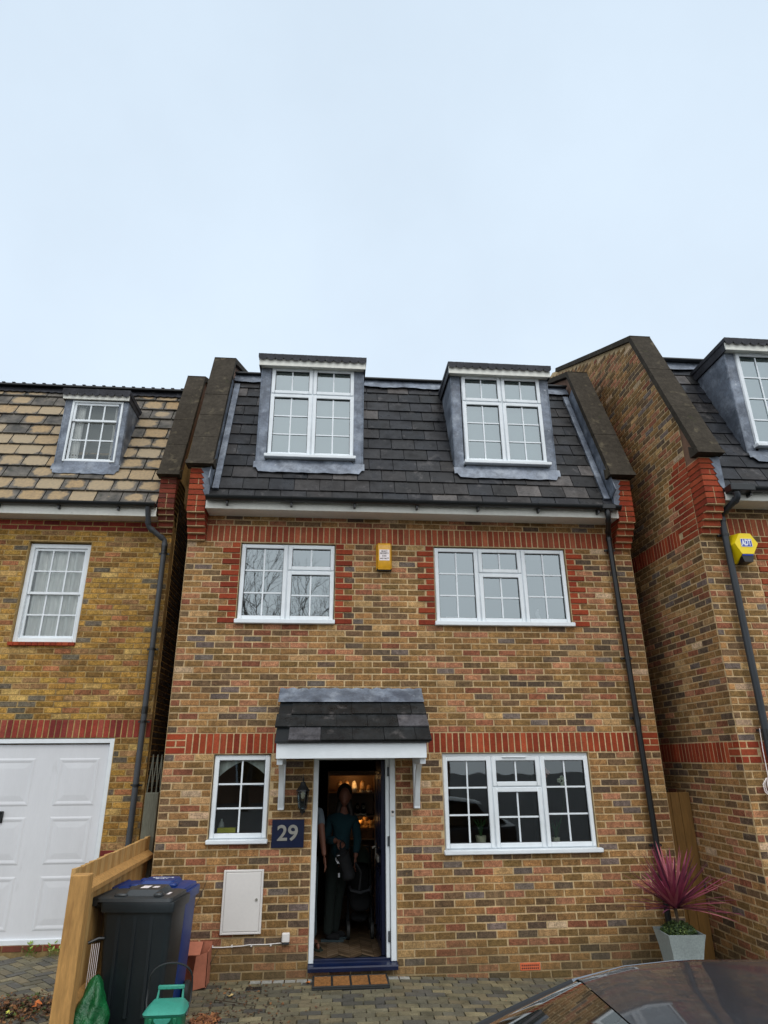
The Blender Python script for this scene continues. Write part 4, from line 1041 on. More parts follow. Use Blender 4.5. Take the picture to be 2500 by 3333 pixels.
for (x0, x1) in ((-1.52, -1.02), (-2.33, -1.80), (-3.2, -2.6)):
    for (z0, z1) in ((1.62, 2.17), (.98, 1.50), (.30, .86)): emboss(x0, x1, z0, z1)
GD = g.build('garage_door', 'garage', H3)
m = MB(); m.bbox(-2.15, -2.065, gy-.03, gy-.004, 1.44, 1.57, .008); m.tube([(-2.15, gy-.045, 1.55), (-2.09, gy-.045, 1.555)], .014, 8); m.tube([(-2.10, gy-.05, 1.555), (-2.10, gy, 1.555)], .012, 8); m.build('door_handle', 'black', GD, smooth=True)

# ================================================================ interior bits seen through the door
SH = thing('shoe_shelf', (2.2, 1.5, .15), 'tall open wooden shelf unit at the back of the hallway, lit from above', 'shelf')
m = MB(); m.bbox(2.493, 2.513, 1.5, 1.85, .16, 1.985, .003); m.bbox(1.86, 1.88, 1.5, 1.85, .16, 1.985, .003); m.build('side_panel', 'oak', SH)
m = MB(); m.box(1.86, 2.513, 1.852, 1.86, .16, 1.985); m.build('back_panel', 'oak', SH)
m = MB(); m.box(1.881, 2.492, 1.5, 1.85, 1.966, 1.984); m.build('top_panel', 'oak', SH)
for z in (1.715, 1.43, 1.152, .85, .5):
    m = MB(); m.bbox(1.881, 2.492, 1.5, 1.85, z-.018, z, .003); m.build('shelf_board', 'oak', SH)
m = MB(); m.bbox(1.881, 2.492, 1.50, 1.508, 1.925, 1.966, .002); m.build('front_lip', 'oak', SH)
m = MB(); m.box(2.1, 2.3, 1.512, 1.522, 1.958, 1.965); m.build('strip_light', 'lamp', SH)
def shoe(loc, ang, kind, label, group='shoes on the hallway shelf', boot=True):
    t = thing('shoe', loc, label, 'shoe', group); mb = MB(); L = .2; V = []; Fc = []; n = 12
    secs = [(-.1, .028, .10 if boot else .065), (-.06, .034, .125 if boot else .07), (-.01, .034, .10 if boot else .055), (.04, .036, .06), (.08, .034, .045), (.105, .018, .03)]
    ca, sa = math.cos(ang), math.sin(ang)
    for (x, w, h) in secs:
        for k in range(n):
            a = 2*math.pi*k/n; yy = w*math.cos(a); zz = .018+h*(.5+.5*math.sin(a)); V.append((loc[0]+x*ca-yy*sa, loc[1]+x*sa+yy*ca, loc[2]+zz))
    for i in range(len(secs)-1):
        for k in range(n): Fc.append((i*n+k, i*n+(k+1) % n, (i+1)*n+(k+1) % n, (i+1)*n+k))
    Fc += [tuple(range(n))[::-1], tuple(range((len(secs)-1)*n, len(secs)*n))]
    mb.add(V, Fc); mb.build('upper', kind, t, smooth='all')
    mb = MB(); pts = [(-.112, .025), (-.08, .036), (.0, .036), (.06, .042), (.1, .03), (.118, .0)]; pts = pts+[(a, -b) for a, b in pts[::-1][1:]]
    mb.prism([(loc[0]+x*ca-yy*sa, loc[1]+x*sa+yy*ca) for x, yy in pts], loc[2]+.002, loc[2]+.022, 'z'); mb.build('sole', 'shoewhite', t)
    mb = MB()
    for q in range(3): mb.tube([(loc[0]+(.0+.02*q)*ca-yy*sa, loc[1]+(.0+.02*q)*sa+yy*ca, loc[2]+(.112 if boot else .075)-.016*q-abs(yy)*.4) for yy in (-.02, 0, .02)], .0035, 5)
    mb.build('laces', 'shoewhite', t); return t
for (x, k, l, b) in ((2.03, 'shoetan', 'brown ankle boot, first from the left on the lit top shelf', True), (2.125, 'shoetan', 'brown ankle boot, second from the left on the lit top shelf', True), (2.225, 'shoewhite', 'pale cream shoe standing in the middle of the lit top shelf', True),
                     (2.335, 'shoetan', 'tan suede shoe, second from the right on the lit top shelf', True), (2.425, 'shoetan', 'low tan shoe at the right end of the lit top shelf', False)):
    shoe((x, 1.62, 1.716), R(-90), k, l, boot=b)
for (x, l) in ((2.27, 'black shoe, left of the pair on the second shelf'), (2.35, 'black shoe, right of the pair on the second shelf')): shoe((x, 1.62, 1.431), R(-90), 'blackcloth', l)
t = thing('wicker_basket', (2.38, 1.64, 1.153), 'brown wicker basket on the lower shelf holding teddy bears', 'basket')
m = MB(); n = 16
for (r0, z0, r1, z1) in ((.085, 1.154, .105, 1.27), ):
    V = []
    for (r_, z) in ((r0, z0), (r1, z1), (r1-.008, z1), (r0-.008, z0+.008)):
        for sx, sy in ((-1, -1), (1, -1), (1, 1), (-1, 1)): V.append((2.38+sx*r_, 1.62+sy*r_*.8, z))
    m.add(V, [(i*4+k, i*4+(k+1) % 4, (i+1)*4+(k+1) % 4, (i+1)*4+k) for i in range(3) for k in range(4)]+[(3, 2, 1, 0), (12, 13, 14, 15)])
m.build('basket_body', 'wicker', t)
m = MB(); m.tube([(2.275, 1.536, 1.272), (2.485, 1.536, 1.272), (2.485, 1.704, 1.272), (2.275, 1.704, 1.272)], .007, 6, closed=True); m.build('rim', 'wicker', t)
def bear(x, y, z, tilt, label):
    t = thing('teddy_bear', (x, y, z), label, 'soft toy', 'teddy bears in the basket'); m = MB()
    m.ball(x, y, z+.02, .04, .035, .05); m.ball(x+tilt, y-.01, z+.085, .038, .034, .034); m.ball(x+tilt-.03, y, z+.112, .013, .009, .013); m.ball(x+tilt+.03, y, z+.112, .013, .009, .013)
    m.ball(x+tilt, y-.042, z+.078, .016, .014, .012)
    m.tube([(x-.03, y-.01, z+.045), (x-.07, y-.03, z+.03)], [.016, .013], 8); m.tube([(x+.03, y-.01, z+.045), (x+.065, y-.03, z+.025)], [.016, .013], 8)
    m.build('body', 'plush', t, smooth='all')
    m = MB(); m.ball(x+tilt, y-.056, z+.083, .005, .004, .004); m.ball(x+tilt-.014, y-.036, z+.095, .004, .003, .004); m.ball(x+tilt+.014, y-.036, z+.095, .004, .003, .004); m.build('eyes_and_nose', 'carblack', t, smooth='all')
bear(2.31, 1.58, 1.25, -.01, 'pale teddy bear leaning out of the left side of the basket'); bear(2.38, 1.64, 1.30, 0, 'brown teddy bear sitting highest in the middle of the basket'); bear(2.45, 1.58, 1.25, .01, 'tan teddy bear at the right side of the basket')

# ---------------------------------------------------------------- people
def skin_mesh(nodes, edges, root=0, sub=1):
    """nodes: (x,y,z,r or (rx,ry)); returns (verts, faces)"""
    me = bpy.data.meshes.new('s'); me.from_pydata([n_[:3] for n_ in nodes], edges, []); ob = bpy.data.objects.new('s', me); col.objects.link(ob)
    md = ob.modifiers.new('sk', 'SKIN'); md.branch_smoothing = .4
    for i, n_ in enumerate(nodes):
        r_ = n_[3]; me.skin_vertices[0].data[i].radius = r_ if isinstance(r_, tuple) else (r_, r_); me.skin_vertices[0].data[i].use_root = (i == root)
    sb = ob.modifiers.new('su', 'SUBSURF'); sb.levels = sub; sb.render_levels = sub
    dg = bpy.context.evaluated_depsgraph_get(); em = bpy.data.meshes.new_from_object(ob.evaluated_get(dg))
    V = [tuple(v.co) for v in em.vertices]; Fc = [list(p.vertices) for p in em.polygons]
    bpy.data.objects.remove(ob); bpy.data.meshes.remove(me); bpy.data.meshes.remove(em); return V, Fc
def chain(pts): return pts, [(i, i+1) for i in range(len(pts)-1)]
def hand(mb, w, d, up, s=1, curl=.6):
    """five-fingered hand: wrist w, pointing d, palm normal up; s=+1/-1 thumb side"""
    w, d, up = Vector(w), Vector(d).normalized(), Vector(up).normalized(); sd = d.cross(up).normalized()*s
    P = [w-d*.02, w+d*.03, w+d*.075]
    mb.add(*skin_mesh([(*P[0], (.022, .026)), (*P[1], (.017, .036)), (*P[2], (.013, .038))], [(0, 1), (1, 2)]))
    for i, L in enumerate((.066, .076, .072, .056)):
        o = w+d*.075+sd*(.030-.020*i); a = curl*(.7+.1*i); pts = [o-d*.015]; q = o; dd = d.copy()
        for k in (.42, .33, .25):
            q = q+dd*L*k; pts.append(q.copy()); dd = (Matrix.Rotation(a*.55, 3, sd*s) @ dd)
        mb.add(*skin_mesh([(*p, r_) for p, r_ in zip(pts, (.0095, .0088, .0078, .0066))], [(0, 1), (1, 2), (2, 3)]))
    th = [w+d*.02+sd*.025, w+d*.045+sd*.048, w+d*.072+sd*.056-up*.01, w+d*.095+sd*.052-up*.02]
    mb.add(*skin_mesh([(*p, r_) for p, r_ in zip(th, (.013, .0115, .0095, .008))], [(0, 1), (1, 2), (2, 3)]))
def head(mb, c, face, s=1.0):
    """skull, jaw, nose, brow, ears"""
    c = Vector(c); f = Vector(face).normalized(); r_ = Vector((0, 0, 1)).cross(f).normalized()
    V = []; n, m_ = 20, 16
    for i in range(m_+1):
        a = -math.pi/2+math.pi*i/m_
        for k in range(n):
            b = 2*math.pi*k/n; x, y, z = math.cos(a)*math.cos(b), math.cos(a)*math.sin(b), math.sin(a)
            wx = .074 if z > -.2 else .074*(1-.38*(-.2-z)/.8); wy = .094 if z > 0 else .088
            if y > .6 and -.35 < z < .15 and abs(x) < .3: y += .16*(1-abs(x)/.3)*(1-abs(z+.12)/.3)
            if y > .7 and .12 < z < .32 and .15 < abs(x) < .5: y -= .07
            p = c+r_*(x*wx*s)+f*(y*wy*s)+Vector((0, 0, z*.115*s)); V.append(tuple(p))
    mb.add(V, [(i*n+k, i*n+(k+1) % n, (i+1)*n+(k+1) % n, (i+1)*n+k) for i in range(m_) for k in range(n)])
    for sg in (-1, 1): q = c+r_*.076*sg*s-f*.005; mb.ball(*q, .012, .02, .03, 8, 6)
    q = c+f*.088*s+Vector((0, 0, -.055*s)); mb.ball(*q, .02, .012, .008, 8, 6)
def fuse(ob, vox=.009):
    md = ob.modifiers.new('r', 'REMESH'); md.mode = 'VOXEL'; md.voxel_size = vox; md.use_smooth_shade = True
    s_ = ob.modifiers.new('s', 'SMOOTH'); s_.iterations = 3; s_.factor = .4
    dg = bpy.context.evaluated_depsgraph_get(); me = bpy.data.meshes.new_from_object(ob.evaluated_get(dg)); ob.modifiers.clear()
    mats = list(ob.data.materials); ob.data = me
    if not len(me.materials):
        for q in mats: me.materials.append(q)
FL = .158
# the woman holding a rucksack
P1 = thing('person', (2.02, .85, FL), 'person with long dark hair in a teal jacket holding a black rucksack in the hallway', 'person')
hx, hy = 2.075, .86
m = MB()
pel = (2.0, .88, FL+.86)
nodes = [(*pel, (.11, .09)), (2.03, .88, FL+1.0, (.115, .09)), (2.045, .88, FL+1.14, (.13, .095)), (2.05, .88, FL+1.28, (.13, .09)), (2.06, .87, FL+1.36, (.06, .055)), (hx, .86, FL+1.44, (.045, .045)),
         (1.945, .88, FL+.76, .088), (1.915, .83, FL+.45, .055), (1.895, .84, FL+.10, .038), (2.05, .90, FL+.76, .088), (2.02, .92, FL+.45, .055), (1.97, .96, FL+.10, .038),
         (1.90, .88, FL+1.29, .055), (1.85, .86, FL+1.06, .05), (1.99, .70, FL+1.06, .034), (2.20, .88, FL+1.29, .05), (2.245, .88, FL+1.05, .042), (2.21, .78, FL+.86, .03)]
ed = [(0, 1), (1, 2), (2, 3), (3, 4), (4, 5), (0, 6), (6, 7), (7, 8), (0, 9), (9, 10), (10, 11), (3, 12), (12, 13), (13, 14), (3, 15), (15, 16), (16, 17)]
m.add(*skin_mesh(nodes, ed)); head(m, (hx, .85, FL+1.54), (-.15, -1, -.08))
hand(m, (1.995, .69, FL+1.06), (.35, -.35, -.25), (-.3, -.6, .6), 1, 1.5); hand(m, (2.21, .78, FL+.85), (-.1, -.3, -.9), (.9, 0, 0), -1, 1.2)
b = m.build('body', 'skin', P1, smooth='all'); fuse(b)
m = MB(); n2 = [(q[0], q[1], q[2], tuple(v*1.16 for v in (q[3] if isinstance(q[3], tuple) else (q[3], q[3])))) for q in nodes]
idx = [0, 1, 2, 3, 4, 12, 13, 14, 15, 16, 17]; mp = {a: i for i, a in enumerate(idx)}
jn = [n2[i] for i in idx]; jn = [(q[0], q[1], q[2], tuple(v*1.12 for v in q[3])) for q in jn]; jn[1] = (*jn[1][:3], (.155, .12)); jn[2] = (*jn[2][:3], (.17, .125)); jn[0] = (2.01, .88, FL+.80, (.18, .14)); jn[4] = (2.06, .875, FL+1.37, (.075, .07)); jn[7] = (1.965, .715, FL+1.06, .048); jn[10] = (2.215, .79, FL+.90, .048)
m.add(*skin_mesh(jn, [(mp[a], mp[b_]) for a, b_ in ed if a in mp and b_ in mp], 0, 2)); j = m.build('jacket', 'tealcloth', P1, smooth='all')
m = MB(); idx = [0, 6, 7, 8, 9, 10, 11]; mp = {a: i for i, a in enumerate(idx)}; jn = [n2[i] for i in idx]; jn[0] = (2.0, .88, FL+.90, (.165, .13)); jn[1] = (*jn[1][:3], (.12, .115)); jn[4] = (*jn[4][:3], (.12, .115)); jn[3] = (1.895, .84, FL+.05, .06); jn[6] = (1.97, .96, FL+.05, .06); jn.append((2.01, .88, FL+1.02, (.15, .12)))
m.add(*skin_mesh(jn, [(mp[a], mp[b_]) for a, b_ in ed if a in mp and b_ in mp]+[(0, len(jn)-1)], 0, 2)); m.build('trousers', 'trouser', P1, smooth='all')
m = MB(); m.ball(hx, .90, FL+1.57, .10, .10, .125); m.add(*skin_mesh([(hx, .92, FL+1.56, .07), (hx-.07, .90, FL+1.42, .045), (hx-.10, .84, FL+1.30, .03), (hx-.09, .80, FL+1.20, .015)], [(0, 1), (1, 2), (2, 3)])); m.add(*skin_mesh([(hx, .92, FL+1.56, .07), (hx+.07, .90, FL+1.42, .045), (hx+.095, .84, FL+1.30, .03)], [(0, 1), (1, 2)])); m.build('hair', 'hair', P1, smooth='all')
for (x, y) in ((1.93, .83), (2.0, .95)):
    m = MB(); m.add(*skin_mesh([(x-.06, y+.01, FL+.045, .042), (x+.02, y, FL+.045, (.036, .044)), (x+.11, y-.02, FL+.035, (.025, .04))], [(0, 1), (1, 2)])); s_ = m.build('trainer', 'blackcloth', P1, smooth='all')
    m = MB(); m.prism([(x-.11, y-.03), (x-.02, y-.035), (x+.10, y-.06), (x+.155, y-.04), (x+.155, y), (x+.1, y+.025), (x-.02, y+.035), (x-.11, y+.04)], FL+.0, FL+.02, 'z'); m.build('trainer_sole', 'bluegrey', s_)
# the rucksack in her hand
t = thing('rucksack', (2.08, .62, .72), 'black rucksack with a white printed emblem hanging from the hand of the person in teal', 'bag')
m = MB(); m.add(*skin_mesh([(2.04, .60, 1.15, (.05, .04)), (2.05, .60, 1.09, (.10, .06)), (2.08, .60, .99, (.15, .08)), (2.12, .60, .88, (.19, .09)), (2.13, .60, .81, (.17, .08))], [(0, 1), (1, 2), (2, 3), (3, 4)], 2, 2)); m.build('bag_body', 'blackcloth', t, smooth='all')
m = MB(); m.tube([(2.03, .60, 1.14), (2.02, .605, 1.2), (2.045, .61, 1.235), (2.08, .61, 1.2), (2.085, .60, 1.14)], .009, 8); m.build('grab_handle', 'blackcloth', t, smooth=True)
m = MB(); m.tube([(2.2, .58, 1.0), (2.27, .56, .9), (2.25, .55, .72)], .014, 8); m.build('shoulder_strap', 'blackcloth', t, smooth=True)
m = MB(); a_ = [2*math.pi*i/20 for i in range(20)]
m.tube([(2.005+.034*math.cos(q), .506, 1.05+.036*math.sin(q)) for q in a_], .004, 5, closed=True); m.ball(1.997, .506, 1.05, .014, .003, .02, 8, 6); text_mb(m, 'TIMU', 2.02, .503, 1.01, .034, .001, bold=.001)
for dx in (0, .014): m.box(2.0+dx, 2.005+dx, .503, .506, .86, .905)
m.build('emblem', 'inkwhite', t)
# the other person, half hidden behind the left jamb
P2 = thing('person', (1.66, .55, FL), 'person in a grey T-shirt and slate trousers, mostly hidden behind the left door jamb', 'person')
bx, by = 1.60, .56
nodes = [(bx, by, FL+.93, (.13, .10)), (bx, by, FL+1.08, (.125, .10)), (bx, by, FL+1.25, (.145, .105)), (bx, by, FL+1.40, (.14, .10)), (bx, by, FL+1.49, (.06, .06)), (bx, by-.01, FL+1.57, .05),
         (bx-.08, by, FL+.82, .09), (bx-.09, by-.02, FL+.48, .06), (bx-.09, by, FL+.09, .042), (bx+.085, by+.01, FL+.82, .09), (bx+.10, by+.02, FL+.48, .06), (bx+.13, by+.05, FL+.09, .042),
         (bx-.17, by, FL+1.40, .055), (bx-.2, by, FL+1.13, .043), (bx-.2, by-.05, FL+.88, .03), (bx+.165, by-.03, FL+1.40, .055), (bx+.205, by-.10, FL+1.13, .042), (bx+.235, by-.2, FL+.935, .029)]
m = MB(); m.add(*skin_mesh(nodes, ed)); head(m, (bx, by-.02, FL+1.68), (.2, -1, 0), 1.05)
hand(m, (bx+.237, by-.205, FL+.92), (.12, -.28, -.9), (-.95, 0, 0), 1, .8); hand(m, (bx-.2, by-.05, FL+.87), (0, -.2, -.9), (.95, 0, 0), 1, .8)
for (x, y) in ((bx-.09, by-.07), (bx+.17, by-.02)): m.add(*skin_mesh([(x-.03, y+.09, FL+.05, .034), (x+.0, y, FL+.04, (.026, .04)), (x+.03, y-.10, FL+.03, (.018, .04))], [(0, 1), (1, 2)]))
b = m.build('body', 'skin', P2, smooth='all'); fuse(b, .008)
n2 = [(q[0], q[1], q[2], tuple(v*1.14 for v in (q[3] if isinstance(q[3], tuple) else (q[3], q[3])))) for q in nodes]
m = MB(); idx = [0, 1, 2, 3, 4, 12, 15]; mp = {a: i for i, a in enumerate(idx)}; jn = [n2[i] for i in idx]; jn[4] = (bx, by, FL+1.475, .078)
jn += [(bx-.19, by, FL+1.25, .058), (bx+.19, by-.065, FL+1.22, .056)]
m.add(*skin_mesh(jn, [(mp[a], mp[b_]) for a, b_ in ed if a in mp and b_ in mp]+[(5, 7), (6, 8)], 0, 2)); m.build('t_shirt', 'greycloth', P2, smooth='all')
m = MB(); idx = [0, 6, 7, 8, 9, 10, 11]; mp = {a: i for i, a in enumerate(idx)}; jn = [n2[i] for i in idx]
m.add(*skin_mesh(jn, [(mp[a], mp[b_]) for a, b_ in ed if a in mp and b_ in mp], 0, 2)); m.build('trousers', 'bluegrey', P2, smooth='all')
m = MB(); m.ball(bx, by+.01, FL+1.72, .085, .095, .095); m.build('hair', 'hair', P2, smooth='all')
for (x, y) in ((bx-.09, by-.07), (bx+.17, by-.02)):
    m = MB(); m.prism([(x-.05, y+.13), (x, y+.13), (x+.045, y+.02), (x+.075, y-.10), (x+.04, y-.15), (x-.01, y-.11), (x-.045, y)], FL-.0, FL+.012, 'z'); m.tube([(x-.035, y-.02, FL+.02), (x+.01, y-.07, FL+.07), (x+.045, y-.02, FL+.02)], .006, 6); m.build('flip_flop', 'greencloth', P2)
# pushchair
t = thing('pushchair', (2.30, 1.15, FL), 'dark folded-up pushchair with a green fabric hood parked behind the open door', 'pushchair')
m = MB(); V = []; Fc = []; n = 14; k_ = 6
for i in range(k_+1):
    a = R(20+100*i/k_)
    for q in range(n+1):
        b_ = math.pi*q/n; V.append((2.28+.15*math.cos(b_), 1.2-.2*math.sin(b_)*math.cos(a)-.02, .80+.28*math.sin(b_)*math.sin(a)+.05))
for i in range(k_):
    for q in range(n): Fc.append((i*(n+1)+q, i*(n+1)+q+1, (i+1)*(n+1)+q+1, (i+1)*(n+1)+q))
m.add(V, Fc); m.build('hood', 'greencloth', t, smooth='all')
m = MB(); m.add(*skin_mesh([(2.28, 1.22, .95, (.13, .05)), (2.28, 1.20, .72, (.14, .05)), (2.28, 1.12, .58, (.14, .06)), (2.28, .98, .55, (.14, .05)), (2.28, .92, .42, (.13, .03))], [(0, 1), (1, 2), (2, 3), (3, 4)])); m.build('seat', 'blackcloth', t, smooth='all')
m = MB(); m.tube([(2.15, 1.0, .68), (2.17, .90, .66), (2.28, .86, .64), (2.39, .90, .66), (2.41, 1.0, .68)], .016, 8); m.build('bumper_bar', 'greypipe', t, smooth=True)
m = MB()
for x in (2.14, 2.42): m.tube([(x, .88, .25), (x, 1.1, .55), (x, 1.34, 1.08)], .013, 8); m.tube([(x, 1.1, .55), (x, 1.34, .26)], .013, 8)
m.tube([(2.14, 1.34, 1.08), (2.42, 1.34, 1.08)], .014, 8); m.build('frame', 'black', t, smooth=True)
m = MB(); m.add(*skin_mesh([(2.28, 1.28, .36, (.12, .05)), (2.28, 1.0, .33, (.12, .05))], [(0, 1)])); m.build('basket', 'blackcloth', t, smooth='all')
for (x, y) in ((2.14, .88), (2.42, .88), (2.14, 1.34), (2.42, 1.34)):
    m = MB(); m.lathe([(.04, -.012), (.09, -.018), (.095, 0), (.09, .018), (.04, .012)], y, FL+.095, 20, 'x', base=x); m.build('wheel', 'rubber', t, smooth=True)

# things on the sills behind glass
def pot_on_sill(x, z, r_, h, label, y=.2):
    t = thing('plant_pot', (x, y, z), label, 'pot'); m = MB(); m.lathe([(r_*.8, 0), (r_, h), (r_*.9, h), (r_*.75, .01)], x, y, 20, base=z); m.build('pot', 'ceramic', t, smooth=True)
    m = MB()
    for i in range(9):
        a = i*2.4; m.tube([(x, y, z+h*.6), (x+.03*math.cos(a), y+.03*math.sin(a), z+h+.1), (x+.09*math.cos(a), y+.05*math.sin(a), z+h+.16+.02*(i % 3))], [.005, .006, .002], 5, c=A(50, 80, 40))
    m.build('leaves', 'leafgreen', t, smooth=True)
pot_on_sill(3.62, 1.19, .062, .12, 'cream pot behind the left pane of the big lower window', .13); pot_on_sill(4.50, 1.19, .045, .09, 'small cream pot behind the right pane of the big lower window', .12)
m = MB(); m.box(.64, .84, .11, .17, 1.385, 1.43); m.box(.64, .84, .11, .17, 1.33, 1.385); tag(m.build('sponge_pack', pmat('yellow_card', A(215, 200, 40), rough=.6, var=((9, .1),)), None, origin=(.72, .19, 1.33)), 'yellow packet on the inner sill of the small lower window', 'packet')
t = thing('bottle', (.66, .24, 1.33), 'white plastic bottle on the inner sill of the small lower window', 'bottle'); m = MB(); m.lathe([(.03, 0), (.032, .1), (.025, .14), (.01, .16), (.01, .18)], .66, .26, 16, base=1.33); m.build('bottle_body', 'box', t, smooth=True)
# swag of net curtain at the head of the small window
m = MB(); V = []; Fc = []; n = 24
for i in range(n+1):
    t_ = i/n; x = .60+.56*t_; d_ = .05+.17*abs(2*t_-1)**1.5; V += [(x, .13+.01*math.sin(i), 2.17), (x, .135+.01*math.cos(i), 2.17-d_)]
for i in range(n): Fc.append((2*i+1, 2*i+3, 2*i+2, 2*i))
m.add(V, Fc); m.build('net_curtain', 'curtain', H, smooth='all')
t = thing('orchid', (4.50, .32, 1.19), 'orchid with pink and white blooms standing inside the big lower window', 'plant'); m = MB()
for (dx, h) in ((-.03, .78), (.22, .68)): m.tube([(4.52+dx*.3, .32, 1.25), (4.5+dx, .34, 1.25+h*.6), (4.52+dx*1.1, .3, 1.25+h)], .004, 5, c=A(60, 85, 45))
m.build('stem', 'leafgreen', t)
for (xs_, zs_, c_) in (((4.47, 4.50, 4.53, 4.49), (1.98, 2.0, 1.97, 1.93), A(225, 160, 150)), ((4.66, 4.70, 4.73, 4.70), (1.88, 1.91, 1.88, 1.84), A(215, 215, 190))):
    m = MB()
    for x, z in zip(xs_, zs_):
        for k in range(5): a = k*1.257; m.ball(x+.016*math.cos(a), .3, z+.016*math.sin(a), .013, .004, .013, 7, 5, c=c_)
    m.build('bloom', 'leafgreen', t, smooth='all')
for (x, s_) in ((3.37, 'small black picture frame'), ):
    m = MB(); ring(m, 3.33, 3.50, 3.76, 3.85, .006, .16, .17, .001); tag(m.build('picture_frame', 'sticker', None, origin=(3.4, .16, 3.76)), 'thin white frame leaning inside the upper right window', 'frame')
t = thing('figurine', (4.55, .16, 3.76), 'pale glass figurine on the inner sill of the upper right window', 'ornament'); m = MB(); m.add(*skin_mesh([(4.55, .17, 3.77, .03), (4.56, .17, 3.84, .022), (4.53, .17, 3.90, .028), (4.56, .17, 3.96, .012)], [(0, 1), (1, 2), (2, 3)])); m.build('figure', 'sticker', t, smooth='all')
m = MB(); m.ball(3.44, .9, 2.40, .03, .03, .012); tag(m.build('downlight', 'spot', None, origin=(3.44, .9, 2.4)), 'small glowing ceiling light seen through the big lower window', 'light')

# ================================================================ fence, gate, alley
t = thing('timber_fence', (-.1, -1.1, 0), 'new golden close-board fence with a thick end post between the two drives', 'fence')
m = MB(); m.bbox(-.118, .02, -2.14, -2.02, gz(-.1, -2)-.1, 1.315, .006); m.build('post', 'fencewood', t)
y = -2.0; i = 0
while y < .28:
    w = .118; zt = 1.338+rnd(-.006, .006)+(.0)
    m = MB(); m.prism([(-.148+.004, y), (-.13, y+w), (-.122, y+w), (-.128, y)], .16, zt, 'z') if 0 else m.prism([(-.162, y), (-.128, y), (-.124, y+w), (-.134, y+w)], .16, zt, 'z')
    m.build('board', 'fencewood' if i % 2 else 'fencewood2', t); y += .1; i += 1
for z in (1.17, .38):
    m = MB(); m.prism([(-.124, z-.04), (-.124, z+.04), (-.062, z-.005), (-.062, z-.04)], -2.02, .28, 'y'); m.build('rail', 'fencewood', t)
m = MB(); m.box(-.15, -.10, -2.02, .28, .03, .155); m.build('gravel_board', 'fencewood', t)
t = thing('timber_post', (-.15, .3, 0), 'old grey weathered post with expanding trellis on top in the dark gap between houses', 'post')
m = MB(); m.bbox(-.235, -.085, .30, .40, 0, 1.79, .006); m.build('post', 'oldwood', t)
m = MB()
for (x, dx) in ((-.215, .028), (-.187, -.025), (-.165, .03), (-.135, -.026), (-.115, .028), (-.09, -.022)):
    m.prism([(x-dx*.5-.006, 1.79), (x-dx*.5+.006, 1.79), (x+dx*.5+.006, 2.2), (x+dx*.5-.006, 2.2)], .33+(.008 if dx > 0 else 0), .337+(.008 if dx > 0 else 0), 'y')
m.build('trellis', 'oldwood', t)
t = thing('timber_gate', (6.03, .15, -.1), 'tall brown plank gate closing the narrow gap to the right house', 'gate')
for (a, b) in ((5.857, 5.962), (5.966, 6.07), (6.074, 6.205)):
    m = MB(); m.bbox(a, b, .15, .172, -.12, 1.74, .003); m.build('plank', 'gatewood', t)
m = MB()
for z in (.25, .9, 1.55): m.box(5.86, 6.2, .173, .21, z, z+.09)
m.build('ledge', 'gatewood', t)

